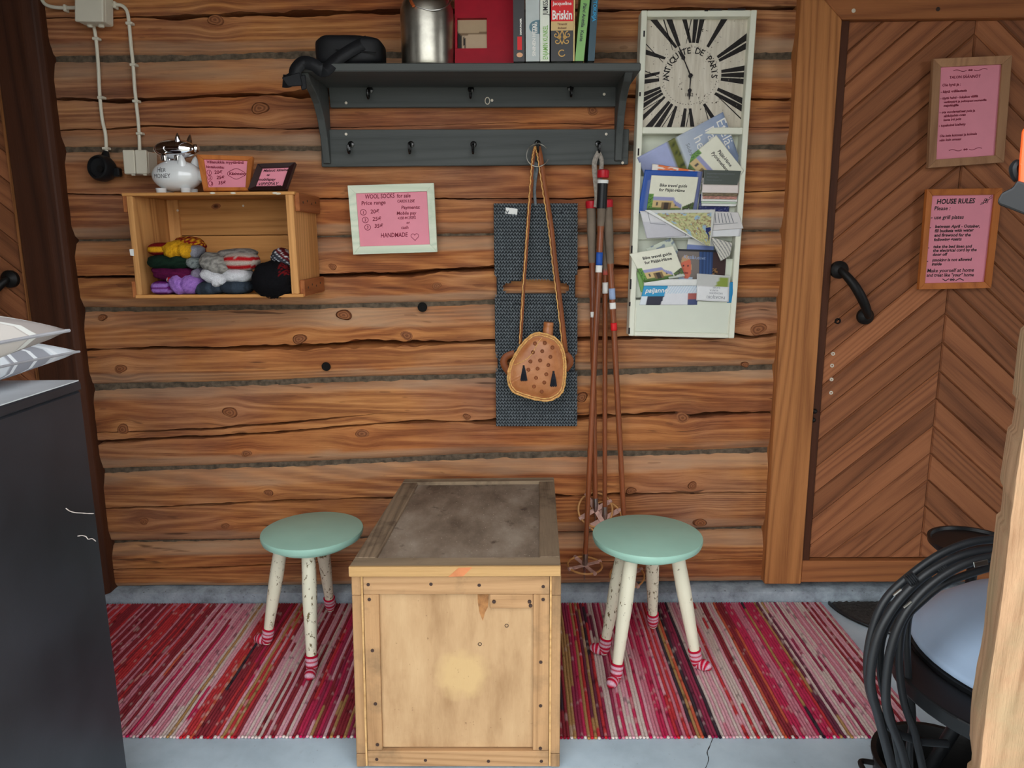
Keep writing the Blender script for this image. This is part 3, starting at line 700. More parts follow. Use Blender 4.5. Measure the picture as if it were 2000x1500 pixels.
# ---- things on the shelf
def on_shelf(x, Y): return P(x, 100, Y).x
bag = thing('camera_bag', 'black nylon bag with strap lying on the coat rack shelf', 'bag', (on_shelf(685, -.14), -.14, SHELF_Z))
bx0, bx1 = on_shelf(614, -.19), on_shelf(757, -.10)
zt_ = P(680, 76, -.15).z
def bagfn(u, v):
    a = u * 2 * math.pi; ph = (v - .5) * math.pi
    se = lambda t, e: math.copysign(abs(t) ** e, t)
    x = se(math.cos(a), .45) * se(math.cos(ph), .4); y = se(math.sin(a), .5) * se(math.cos(ph), .4); z = se(math.sin(ph), .45)
    h = (zt_ - SHELF_Z) / 2; taper = 1 - .08 * max(0, x)
    return Vector((lerp(bx0, bx1, .5) + x * (bx1 - bx0) / 2, -.15 + y * .065, SHELF_Z + h + z * h * taper + .004 * noise.noise((x * 3, y * 3, z * 3)) * (z > 0)))
g = G(); g.grid(36, 20, bagfn); g.obj('bag_body', M['bagcloth'], bag, smooth=True, angle=180)
g = G(); g.tube(smoothpts([(bx1 - .01, -.222, SHELF_Z + .03), (lerp(bx0, bx1, .7), -.219, SHELF_Z + .035), (lerp(bx0, bx1, .35), -.2185, SHELF_Z + .04)], 6), .0016, 6); g.obj('zip', M['plast_blk'], bag)
sp = [P(720, 80, -.205), P(690, 95, -.225), P(655, 118, -.24), P(632, 138, -.262), P(612, 126, -.266), P(592, 122, -.262), P(578, 135, -.266), P(574, 150, -.262), P(562, 158, -.255), P(552, 158, -.25)]
sp = smoothpts(sp, 6); g = G()
for i in range(len(sp) - 1): pass
vs = []; 
for i, p in enumerate(sp):
    w_ = .017; d = (sp[min(i + 1, len(sp) - 1)] - sp[max(i - 1, 0)]).normalized(); nn = d.cross(Vector((0, -1, 0))).normalized() * w_
    vs += [p + nn, p - nn]
g.add(vs, [(2 * i, 2 * i + 1, 2 * i + 3, 2 * i + 2) for i in range(len(sp) - 1)]); g.obj('strap', M['bagcloth'], bag, smooth=True, solid=.004)
g = G(); q = QP((551, 152), (586, 142), (592, 168), (563, 170), -.262); g.slab(q, 0, 1, 0, 1, 0, .006); g.obj('strap_end', M['bagcloth'], bag, bevel=.002)
g = G(); q = QP((585, 150), (597, 146), (600, 174), (590, 177), -.258); g.slab(q, 0, 1, 0, 1, 0, .006); g.obj('strap_end', M['bagcloth'], bag, bevel=.002)

ycan = -.15; cxn = on_shelf(836, ycan); rc = (P(888, 90, ycan).x - P(785, 90, ycan).x) / 2
can = thing('milk_can', 'old aluminium milk can with wire handle on the shelf', 'milk can', (cxn, ycan, SHELF_Z))
zs_ = P(836, 20, ycan).z - SHELF_Z
g = G(); g.lathe([(rc * .9, 0), (rc * .97, .003), (rc, .012), (rc, zs_ - .02), (rc * .985, zs_), (rc * .9, zs_ + .016), (rc * .78, zs_ + .03), (rc * .70, zs_ + .04), (rc * .68, zs_ + .06), (rc * .72, zs_ + .075), (rc * .73, zs_ + .08)], (cxn, ycan, SHELF_Z), seg=48); g.obj('can_body', M['alu'], can, smooth=True)
g = G(); g.lathe([(rc * .74, 0), (rc * .76, .004), (rc * .76, .014), (rc * .5, .026), (.012, .03), (.014, .045), (.002, .047)], (cxn, ycan, SHELF_Z + zs_ + .08), seg=36); g.obj('lid', M['alu'], can, smooth=True)
hp = [P(797, -8, ycan - rc * .55), P(806, 8, ycan - rc * .9), P(840, 20, ycan - rc * 1.0), P(870, 14, ycan - rc * .85), P(886, -8, ycan - rc * .3)]
g = G(); g.tube(smoothpts(hp, 8), .0022, 8); hw_ = g.obj('wire_handle', M['tin'], can, smooth=True)
g = G(); q = smoothpts([P(800, -4, ycan - rc * .62), P(805, 7, ycan - rc * .95), P(808, 12, ycan - rc * 1.02)], 4); g.tube(q, .0045, 8); g.obj('copper_wrap', plain('copper_wire', S(210, 110, 60), .35, .6), hw_, smooth=True)

yr = -.17
rf = thing('picture_frame', 'wide red frame with a small square mirror, reflection painted in, on the shelf', 'frame', (on_shelf(945, yr), yr, SHELF_Z))
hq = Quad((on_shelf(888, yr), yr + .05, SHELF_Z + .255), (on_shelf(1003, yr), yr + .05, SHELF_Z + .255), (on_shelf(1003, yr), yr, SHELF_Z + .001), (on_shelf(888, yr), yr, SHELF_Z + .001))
def st_(q, x, y):                                      # s, t on a quad that lies near plane y = const
    best = None
    p0 = CAM; d = ray(x, y); N = q.N; t = (q.bl - p0).dot(N) / d.dot(N); p = p0 + d * t
    U = (q.br - q.bl); V = (q.tl - q.bl); v = p - q.bl
    uu, uv, vv = U.dot(U), U.dot(V), V.dot(V); du, dv = v.dot(U), v.dot(V); det = uu * vv - uv * uv
    return (du * vv - dv * uv) / det, (dv * uu - du * uv) / det
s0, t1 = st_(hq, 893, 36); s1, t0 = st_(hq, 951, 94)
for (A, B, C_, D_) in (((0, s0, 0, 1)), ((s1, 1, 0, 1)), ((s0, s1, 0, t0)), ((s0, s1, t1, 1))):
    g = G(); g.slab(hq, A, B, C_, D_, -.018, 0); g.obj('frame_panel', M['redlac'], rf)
g = G(); sbq = Sub(hq, s0, s1, t0, t1, -.010); g.grid(24, 24, lambda u, v: sbq.p(u, v, 0), lambda u, v: (S(40, 34, 30) if (u < .14 and v < .62 - u) or (abs(u - .26 + .12 * v) < .035 and v < .45) else (S(120, 96, 72) if abs(v - .52 - .04 * u) < .035 else (S(176, 152, 122) if v > .52 else S(188, 164, 136))))); g.obj('print', M['paper'], rf, solid=.006)  # mirror's reflection of tan boards, painted into the sheet's colours
for (A, B, C_, D_) in ((s0 - .03, s1 + .0, t1, t1 + .015), (s0 - .03, s0, t0, t1 + .01)):
    g = G(); g.slab(hq, A, B, C_, D_, -.004, .002); g.obj('bead', M['redlac'], rf)

def book(x0, x1, ht, col, label, Y=-.235, depth=.14, lean=0, page=None, parts=None):
    a, b = P(x0, 121, Y), P(x1, 121, Y); zb = SHELF_Z
    L = math.tan(lean) * ht
    q = Quad((a.x + L, Y, zb + ht), (b.x + L, Y, zb + ht), (b.x, Y, zb), (a.x, Y, zb))
    bk = thing('book', label, 'book', ((a.x + b.x) / 2, Y + depth / 2, zb), 'books in a row on the coat rack shelf')
    wdt = b.x - a.x; c = .0022 / wdt
    g = G(); g.slab(q, c, 1 - c, .012, .988, -depth + .004, -.004); g.obj('pages', M['white'], bk)
    g = G()
    g.slab(q, 0, 1, 0, 1, -.003, 0); g.slab(q, 0, c, 0, 1, -depth, -.003); g.slab(q, 1 - c, 1, 0, 1, -depth, -.003)
    cov = g.obj('cover', col if not isinstance(col, tuple) else plain('book_cover', col, .4, var=.06, scale=30, spec=.4), bk)
    for (nm, pts, cc) in (parts or []):
        g = G(); 
        for pp in pts: g.prism(pp, lambda s, t, n: q.p(s, t, n), .0001, .0006)
        g.obj(nm, cc, bk)
    return bk, q
def spine_text(q, lines, mat, bk):
    for ln in lines: lettering(G(), q, [ln], .0009).obj('spine_lettering', mat, bk)
def rect(a, b, c, d): return [(a, c), (b, c), (b, d), (a, d)]
INK = {k: plain('print_' + k, S(*c), .5, var=.03) for k, c in dict(white=(235, 232, 225), gold=(206, 160, 84), red=(214, 30, 34), green=(120, 178, 72), teal=(92, 124, 136), black=(28, 26, 28), cyan=(40, 150, 200), skin=(214, 160, 120), orange=(226, 116, 66), navy=(34, 44, 96), grey=(120, 124, 130), lime=(150, 190, 60), brown=(120, 84, 56), tan=(206, 176, 120), dkgreen=(58, 70, 64), blue=(36, 82, 166), lblue=(150, 168, 200), coral=(196, 90, 76)).items()}
bk, q = book(1003, 1025, .215, S(26, 20, 22), 'black book with red and white spine lettering beside the red frame',
             parts=[('spine_print', [rect(.35, .75, .14, .30)], INK['red']), ('spine_print', [circ(.55, .08, .28, .028)], INK['skin'])])
spine_text(q, [('Jonk', .82, .80, .30 * .1, {'rot': math.pi / 2, 'bold': .0006}), ('DIANA PALMER', .72, .32, .045 * .45, {'rot': math.pi / 2, 'shear': 0})], INK['white'], bk)
bk, q = book(1027, 1054, .222, S(178, 186, 184), 'pale grey-green book with a dark half circle on the spine',
             parts=[('spine_print', [[(1, .32)] + [(1 - .75 * math.sin(a) ** .8 if 0 < a < math.pi else 1, .40 - .08 * math.cos(a)) for a in [i * math.pi / 10 for i in range(11)]] + [(1, .48)]], INK['teal'])])
spine_text(q, [('SININEN HETKI', .70, .06, .040, {'rot': math.pi / 2, 'shear': 0}), ('LEENO', .82, .33, .03, {'rot': math.pi / 2, 'shear': 0})], INK['white'], bk)
bk, q = book(1055, 1073, .218, S(222, 226, 210), 'white paperback with green and black spine title')
spine_text(q, [('ENJAMIN KUNKEL', .82, .02, .066, {'rot': math.pi / 2, 'shear': 0, 'xs': .55, 'bold': .0002})], INK['green'], bk)
spine_text(q, [('JUMISSA', .82, .545, .066, {'rot': math.pi / 2, 'shear': 0, 'xs': .62, 'bold': .0002})], INK['black'], bk)
g = G(); g.prism(circ(.5, .945, .25, .022), lambda s, t, n: q.p(s, t, n), .0001, .0007); g.obj('spine_print', INK['orange'], bk)
bk, q = book(1076, 1119, .205, S(24, 20, 20), 'thick black paperback with red and gold ornamental spine',
             parts=[('spine_print', [rect(0, 1, .50, .76)], INK['red']), ('spine_print', [rect(0, 1, .385, .50)], INK['tan'])])
spine_text(q, [('Jacqueline', .5, .70, .045, {'align': 'CENTER', 'shear': 0, 'bold': .0002}), ('Briskin', .5, .525, .115, {'align': 'CENTER', 'shear': 0, 'xs': .62, 'bold': .0008})], INK['white'], bk)
spine_text(q, [('Timantit', .5, .452, .028, {'align': 'CENTER', 'shear': .1}), ('ikuisesti', .5, .405, .026, {'align': 'CENTER', 'shear': .1})], INK['brown'], bk)
def scroll(cs, ct, rs, rt, turns, a0, d):
    return [(cs + rs * (1 - k / 26) * math.cos(a0 + d * turns * 2 * math.pi * k / 26), ct + rt * (1 - k / 26) * math.sin(a0 + d * turns * 2 * math.pi * k / 26)) for k in range(24)]
for cy, fl_ in ((.86, 1), (.30, -1)):
    g = G()
    for sd in (1, -1):
        for (dx, dy, r) in ((.22, .05, .17), (.27, -.03, .16), (.14, .0, .10)):
            stroke(g, q, scroll(.5 + sd * dx, cy + fl_ * dy, r, r * .28, 1.3, math.pi / 2, sd), .0011, .0008)
        stroke(g, q, [(.5, cy + fl_ * .09), (.5 + sd * .12, cy), (.5, cy - fl_ * .09)], .0012, .0008)
    g.obj('spine_ornament', INK['gold'], bk)
g = G(); stroke(g, q, circ(.5, .1, .15, .04, 14)[2:], .0013, .0008); g.obj('spine_emblem', INK['gold'], bk)
bk, q = book(1119.6, 1122, .20, S(216, 190, 120), 'slim cream booklet between the thick paperback and the green book', depth=.13)
bk, q = book(1123, 1140, .205, S(122, 172, 92), 'leaning green book with a small portrait at the spine top', lean=math.radians(5.5),
             parts=[('spine_print', [rect(0, 1, .80, 1.0)], INK['tan']), ('spine_print', [circ(.5, .87, .36, .045)], INK['skin']), ('spine_print', [[(.1, .90), (.9, .90), (.82, .94), (.5, .955), (.18, .94)]], INK['brown']),
                    ('spine_print', [circ(.36, .88, .06, .006, 8), circ(.64, .88, .06, .006, 8), rect(.36, .64, .845, .851)], INK['black'])])
spine_text(q, [('Päivi Anttila  Kaste', .32, .72, .045, {'rot': -math.pi / 2, 'shear': .1})], INK['dkgreen'], bk)
bk, q = book(1148, 1161, .22, S(20, 62, 76), 'dark teal book at the right end of the row', lean=math.radians(3.2))
spine_text(q, [('SUURI TIETOKIRJA', .3, .97, .045, {'rot': -math.pi / 2, 'shear': 0})], INK['cyan'], bk)

# ================================================================== ELECTRICS
def cable(pts, clips, label, r=.0052):
    c = thing('electric_cable', label, 'cable', P(*pts[-1], -.02), 'white cables clipped to the log wall')
    g = G(); g.tube(smoothpts([P(x, y, -.019) for x, y in pts], 6), r, 8); g.obj('sheath', M['plast'], c, smooth=True)
    for x, y, hz in clips:
        p = P(x, y, -.019); k = r * 1.5
        g = G()
        if hz: g.box(p.x - .004, p.x + .004, p.y - k, p.y + .012, p.z - k - .004, p.z + k)
        else: g.box(p.x - k, p.x + k + .004, p.y - k, p.y + .012, p.z - .004, p.z + .004)
        o = g.obj('cable_clip', M['plast'], c, bevel=.0015)
        g = G(); g.lathe([(.003, -.002), (.003, .002), (.0004, .003)], p + Vector((0 if hz else k + .0015, -k, -k - .001 if hz else 0)), (0, -1, 0), 8); g.obj('clip_nail', M['plast'], o)
cable([(182, 46), (186, 66), (189, 90), (192, 130), (195, 188), (200, 235), (206, 262), (208, 300)], [(187, 76, 0), (197, 191, 0), (206, 290, 0)], 'short white cable from junction box down to the black socket')
cable([(205, 8), (222, 9), (238, 11), (248, 22), (252, 45), (256, 90), (260, 127), (263, 170), (266, 200), (271, 250), (273, 300)], [(225, 9, 1), (252, 46, 0), (260, 127, 0), (265, 198, 0), (272, 261, 0)], 'white cable bending from junction box to the white double socket')
cable([(150, 15), (128, 15), (105, 14), (88, 8), (80, -6), (76, -25)], [(128, 15, 1)], 'short white cable leaving junction box to the upper left')
jb = thing('junction_box', 'white plastic junction box at the top left of the wall', 'junction box', P(176, 48, -.05))
q = QP((145, -28), (200, -28), (201, 42), (146, 41), -.075)
g = G(); g.slab(q, 0, 1, 0, 1, -.062, -.012); g.obj('box', M['plast'], jb, bevel=.006, bseg=2)
g = G(); g.slab(q, -.01, 1.01, -.01, 1.01, -.013, 0); g.obj('cover', M['plast'], jb, bevel=.004, bseg=2)
for k in (.3, .7):
    g = G(); g.lathe([(.009, -.002), (.009, .006), (.007, .008)], q.p(k, 0, -.035), (0, 0, -1), 14); g.obj('cable_gland', M['plast'], jb, smooth=True)
sk = thing('socket', 'round black rubber plug socket hanging at the cable end', 'socket', P(205, 330, -.03))
c = P(204, 330, -.03); g = G()
g.lathe([(.012, -.016), (.034, -.014), (.040, 0), (.040, .022), (.035, .032), (.030, .034), (.028, .026), (.004, .024)], c, (-.18, -1, .1), 28); g.obj('socket_body', M['plast_blk'], sk, smooth=True)
g = G(); g.tube(smoothpts([P(207, 297, -.02), P(206, 306, -.026), P(205, 322, -.03)], 4), [.009, .010, .011, .012, .013, .015, .016, .017, .018], 12); g.obj('cable_boot', M['plast_blk'], sk, smooth=True)
g = G(); g.lathe([(.010, 0), (.010, .004), (.0004, .005)], c + Vector((.004, -.030, -.003)), (-.18, -1, .1), 14); g.obj('earth_pin', M['hole'], sk, smooth=True)
g = G(); g.box(c.x + .028, c.x + .05, c.y - .012, c.y + .012, c.z - .024, c.z + .004); g.obj('hinged_cap', M['plast_blk'], sk, bevel=.004)
ws = thing('wall_socket', 'white double wall socket with flap lids beside the piggy banks', 'socket', P(262, 345, -.06))
q = QP((239, 294), (284, 294), (286, 340), (243, 340), -.085)
g = G(); g.slab(q, 0, 1, .02, 1, -.075, -.014); g.obj('box', M['plast'], ws, bevel=.004)
for a, b in ((-.02, .49), (.51, 1.02)):
    g = G(); g.slab(q, a, b, 0, 1.03, -.014, 0); lidp = g.obj('flap_lid', M['plast'], ws, bevel=.003)
    g = G(); g.slab(q, a + .3, b - .05, -.06, 0.0, -.012, -.003); g.obj('lid_tab', M['plast'], lidp, bevel=.0015)

# ================================================================== SOCK CRATE ON THE WALL
yF = YB - .235; yBk = YB
cr = thing('wall_crate', 'open pine crate fixed to the wall holding rolled socks', 'crate', P(430, 580, yF))
x0, x1 = P(256, 480, yF).x, P(578, 480, yF).x
zt, zb = P(420, 375, yF).z, P(420, 582, yF).z
T = .017
g = G(); g.box(x0 - .012, x1 + .006, yF, yBk, zt - .009, zt); g.obj('top_board', M['crate'], cr, bevel=.0015)
g = G(); g.box(x0 - .004, x1 + .012, yF, yBk, zb, zb + .010); g.obj('bottom_board', M['crate'], cr, bevel=.0015)
g = G(); g.box(x0, x0 + T, yF + .001, yBk, zb + .010, zt - .009); g.obj('end_board', M['crate_z'], cr, bevel=.0015)
g = G(); g.box(x1 - .022, x1, yF + .001, yBk, zb + .010, zt - .009); g.obj('end_board', M['crate_z'], cr, bevel=.0015)
hh = zt - zb
for a, b in ((zb + .010, zb + hh * .60), (zb + hh * .60 + .002, zt - .009)):
    g = G(); g.box(x0 + T, x1 - .022, yBk - .014, yBk, a, b); g.obj('back_board', M['crate'], cr, bevel=.001)
g = G(); g.box(x0 + T, x0 + T + .035, yBk - .026, yBk - .014, zb + .01, zt - .009); g.obj('corner_batten', M['crate_z'], cr, bevel=.001)
for a, b in ((zt - .055, zt - .002), (zb + .002, zb + .05)):
    g = G(); g.box(x1 + .0005, x1 + .014, yF + .012, yBk, a, b); g.obj('end_batten', M['crate_red'], cr, bevel=.002)
    g = G(); g.box(x0 - .014, x0 - .0005, yF + .004, yBk, a, b); g.obj('end_batten', M['crate_red'], cr, bevel=.002)
    for k in range(4):
        g = G(); g.lathe([(.0035, -.002), (.0035, .0008), (.0004, .0012)], (x1 + .014, yF + .05 + k * .045, (a + b) / 2 + .006 * (k % 2)), (1, 0, 0), 8); g.obj('nail', M['nail'], cr)
for x, y in ((404, 386), (447, 404), (331, 395), (347, 409)):
    pass
c = P(422, 403, yBk - .0142); g = G(); rad = []
for j in range(5):
    for k in range(16):
        a = 2 * math.pi * k / 16; rr = .010 * j / 4; g.v.append(c + Vector((rr * math.cos(a) * 1.5 + .3 * rr * math.sin(a), -.0008 + .0001 * j, rr * math.sin(a) * .9))); rad.append(.6 + .4 * (1 - j / 4))
for j in range(4):
    for k in range(16): g.f.append((j * 16 + k, j * 16 + (k + 1) % 16, (j + 1) * 16 + (k + 1) % 16, (j + 1) * 16 + k))
g.a = [('rad', rad)]; g.obj('knot', M['knot'], cr, smooth=True)
for x, y, Y in ((475, 402, yBk - .0145), (347, 411, yBk - .027)):
    g = G(); g.lathe([(.0035, -.001), (.0035, .001), (.0004, .0015)], P(x, y, Y), (0, -1, 0), 8); g.obj('nail', M['nail_lt'], cr)
for x, y in ((415, 377), (455, 377), (537, 377), (543, 378)):
    g = G(); p = P(x, y, yF - .0006); g.ell(p, (.008, .0015, .003), 10, 6, fn=lambda d: 1 + .3 * noise.noise(d * 3)); g.obj('splinter', M['nail_lt'], cr)
g = G(); q = QP((253, 487), (261, 486), (262, 500), (255, 499), yF - .004); g.slab(q, 0, 1, 0, 1, 0, .001); g.obj('paper_scrap', M['white'], cr)
CRATE_T, CRATE_B = zt, zb + .010

# ---- knitted things in the crate
def knit(g, c, r, colfn, R=None, lump=.10, seg=26, rings=22, sq=.7):
    c = Vector(c); sd = random.random() * 50
    def fn(d):
        k = (abs(d.x) ** 3 + abs(d.y) ** 3 + abs(d.z) ** 3) ** (-1 / 3)
        return lerp(1, k, sq) * (1 + lump * noise.noise(d * 2.2 + Vector((sd, 0, 0))) + .03 * noise.noise(d * 7 + Vector((0, sd, 0))))
    return g.ell(c, r, seg, rings, R, colfn, fn)
def rz(a, ax='Y'): return Matrix.Rotation(math.radians(a), 3, ax)
ys = yF + .045
def cpx(x, y, Y=ys): return P(x, y, Y)
def mm(px, Y=ys): return px * (P(401, 500, Y).x - P(400, 500, Y).x)
def sock(label, parts):
    t = thing('wool_sock_bundle', label, 'socks', parts[0][1], 'rolled wool socks in the wall crate')
    for nm, c, r, colf, R, lump in parts:
        g = G(); knit(g, c, (r[0] * 1.07, r[1], r[2] * 1.17), colf, R, lump); g.obj(nm, M['knit'], t, smooth=True, angle=180)
    return t
def stripes(cols, ax=2, fr=3, ph=0): return lambda d: cols[int((d[ax] * .5 + .5) * fr + ph) % len(cols)]
def flat(c, sp=None, pr=.2): return lambda d: (sp if sp and random.random() < pr else c)
YEL, DRED, RED, GRN, PUR, LIL, MAR, SLA, WHT, GRY, BLK = S(226, 166, 32), S(128, 24, 24), S(190, 30, 36), S(26, 46, 34), S(110, 30, 110), S(172, 124, 206), S(104, 24, 70), S(62, 72, 84), S(222, 222, 226), S(150, 146, 142), S(20, 19, 22)
sock('yellow and red patterned wool socks on top of the left pile', [
    ('cuff', cpx(318, 487), (mm(22), .045, mm(11)), stripes([DRED, YEL, DRED], 2, 3), None, .05),
    ('roll', cpx(346, 488, ys - .01), (mm(19), .05, mm(15)), flat(YEL, S(200, 140, 24)), rz(-15), .12),
    ('roll', cpx(367, 490, ys - .015), (mm(13), .045, mm(12)), flat(YEL, S(206, 150, 40)), rz(25), .12),
    ('toe', cpx(384, 492, ys), (mm(10), .04, mm(11)), flat(S(140, 140, 150)), rz(15), .1),
    ('leg', cpx(372, 480, ys + .03), (mm(26), .045, mm(15)), lambda d: YEL if int(d.x * 7 + 20) % 2 ^ (int(d.z * 5 + 20) % 2) and random.random() < .6 else DRED, rz(8), .12)])
sock('dark green wool socks in the middle of the left pile', [
    ('roll', cpx(338, 511), (mm(41), .055, mm(13)), flat(GRN, S(18, 34, 26)), None, .12),
    ('toe', cpx(383, 513, ys), (mm(13), .045, mm(10)), flat(S(132, 140, 138), S(90, 96, 96)), rz(20), .12)])
sock('plum coloured wool socks with small red motif', [
    ('roll', cpx(348, 535), (mm(42), .055, mm(13)), lambda d: MAR if int(d.z * 4 + d.x * 2 + 20) % 2 else S(86, 20, 60), rz(8), .12),
    ('motif', cpx(338, 546, ys - .035), (mm(10), .02, mm(5)), lambda d: WHT if abs(d.x) > .5 else RED, rz(5), .1),
    ('toe', cpx(390, 535, ys), (mm(10), .045, mm(9)), flat(S(140, 130, 150)), rz(-25), .12)])
sock('lilac and purple striped wool socks at the bottom left', [
    ('cuff', cpx(325, 561), (mm(22), .05, mm(12)), stripes([PUR, LIL, PUR, LIL, PUR], 2, 5), None, .05),
    ('roll', cpx(358, 554, ys - .012), (mm(16), .055, mm(18)), flat(LIL, S(150, 104, 188)), rz(-25), .10),
    ('roll', cpx(378, 554, ys - .012), (mm(17), .055, mm(17)), flat(LIL, S(150, 104, 188)), rz(35), .10)])
sock('slate grey ribbed wool socks under the white pair', [
    ('roll', cpx(415, 562), (mm(28), .055, mm(12)), lambda d: SLA if int(d.x * 12 + 40) % 2 else S(48, 56, 66), rz(-4), .08),
    ('cuff', cpx(464, 560), (mm(27), .055, mm(12)), lambda d: SLA if int(d.x * 14 + 40) % 2 else S(50, 58, 68), None, .06)])
sock('white wool socks folded on the slate grey pair', [
    ('roll', cpx(424, 541, ys - .01), (mm(27), .05, mm(12)), flat(WHT), rz(18), .12),
    ('cuff', cpx(465, 538), (mm(26), .05, mm(12)), flat(WHT), None, .08),
    ('toe', cpx(426, 550, ys - .03), (mm(8), .03, mm(9)), flat(WHT), rz(20), .1)])
sock('grey marl wool socks with red and white stripes', [
    ('roll', cpx(424, 515, ys - .01), (mm(28), .05, mm(16)), flat(S(168, 164, 156), S(120, 116, 112), .35), rz(22), .10),
    ('leg', cpx(472, 511), (mm(31), .05, mm(15)), lambda d: RED if (abs(d.z - .30) < .16 or abs(d.z + .52) < .17) else S(196, 180, 168), None, .06),
    ('fold', cpx(463, 498, ys + .03), (mm(36), .05, mm(11)), flat(S(150, 142, 136), S(110, 104, 100), .3), rz(-2), .08)])
hat = thing('knitted_hat', 'black bobbly knitted hat with patterned band in the crate', 'hat', cpx(537, 580), None)
g = G(); knit(g, cpx(536, 546, ys - .015), (mm(39), .07, mm(36)), lambda d: (S(120, 20, 24) if d.z > .25 and d.x > .45 and random.random() < .45 else BLK), rz(0), .08, 60, 50, .35)
for v in g.v: v += (v - cpx(536, 546)).normalized() * .0035 * noise.noise(v * 160)
g.obj('hat_body', M['knit'], hat, smooth=True, angle=180)
g = G(); knit(g, cpx(556, 508, ys + .02), (mm(26), .05, mm(20)), lambda d: (WHT if (int(d.z * 9 + 40) % 3 == 0 and int(d.x * 16 + d.y * 9 + 40) % 2) else (S(104, 30, 34) if d.z > .4 else S(60, 62, 70))), rz(40), .06, 60, 40, .4); g.obj('patterned_band', M['knit'], hat, smooth=True, angle=180)

# ---- on top of the crate
yp = yF + .075; pc = P(345, 340, yp); k = P(346, 340, yp).x - P(345, 340, yp).x
pg = thing('piggy_bank', 'white ceramic piggy bank lettered HER MONEY', 'piggy bank', (pc.x, yp, CRATE_T))
rzv = k * 30; pz = CRATE_T + k * 4 + rzv
def pigfn(d): return 1 + .06 * max(0, d.x) ** 3
g = G(); g.ell((pc.x, yp, pz), (k * 47, k * 32, rzv), 32, 24, fn=pigfn); g.obj('body', M['ceramic'], pg, smooth=True, angle=180)
for dx in (-26, 22):
    for dy in (-1, 1):
        g = G(); g.lathe([(k * 8, 0), (k * 9, k * 2), (k * 10, k * 10)], (pc.x + dx * k, yp + dy * k * 15, CRATE_T), seg=16); g.obj('foot', M['ceramic'], pg, smooth=True)
for dx, dy in ((19, -.6), (31, .55)):
    g = G(); b = Vector((pc.x + dx * k, yp + dy * k * 24, pz + rzv * .55)); g.lathe([(k * 9, 0), (k * 8, k * 8), (k * 4.5, k * 17), (k * .8, k * 22)], b, (.05, dy * .3, 1), 16); g.obj('ear', M['ceramic'], pg, smooth=True)
g = G(); g.lathe([(k * 11, 0), (k * 11, k * 9), (k * 9, k * 11), (k * .5, k * 11)], (pc.x + k * 43, yp, pz - k * 1), (1, 0, 0), 20); g.obj('snout', M['ceramic'], pg, smooth=True)
g = G()
for body, ox, oz, hgt in (('H', -26, 5, 10), ('ER', -16.5, 5, 7.6), ('MONEY', -34, -6, 8.4)):
    vs, fs = text_mesh(body, hgt * k * 1.38, 0, 'LEFT', 0, .9)
    out = []
    for v in vs:
        X = ox * k + v.x; Z = oz * k + v.y
        yy = -k * 32 * math.sqrt(max(.02, 1 - (X / (k * 47)) ** 2 - (Z / rzv) ** 2)) - .0007
        out.append((pc.x + X, yp + yy, pz + Z))
    g.add(out, fs)
g.obj('lettering', M['ink'], pg)
cz0 = pz + rzv - k * 2; c2 = thing('piggy_bank', 'mirror-chrome piggy bank standing on the white one', 'piggy bank', (pc.x, yp, cz0))
cc = Vector((pc.x + k * 1, yp, cz0 + k * 22))
g = G(); g.ell(cc, (k * 40, k * 22, k * 19), 32, 24, fn=pigfn); g.obj('body', M['chrome'], c2, smooth=True, angle=180)
for dx in (-17, 8):
    for dy in (-1, 1):
        g = G(); g.lathe([(k * 6.5, 0), (k * 7, k * 3), (k * 8, k * 9)], (cc.x + dx * k, yp + dy * k * 9, cz0 - k * .5), seg=14); g.obj('foot', M['chrome'], c2, smooth=True)
for dx, dy in ((11, -.6), (25, .5)):
    g = G(); g.lathe([(k * 7, 0), (k * 6, k * 8), (k * 3, k * 17), (k * .5, k * 21)], (cc.x + dx * k, yp + dy * k * 15, cc.z + k * 8), (.12, dy * .3, 1), 14); g.obj('ear', M['chrome'], c2, smooth=True)
g = G(); g.lathe([(k * 8, 0), (k * 8, k * 8), (k * 6.5, k * 10), (k * .5, k * 10)], (cc.x + k * 36, yp, cc.z + k * 1), (1, 0, .1), 18); g.obj('snout', M['chrome'], c2, smooth=True)
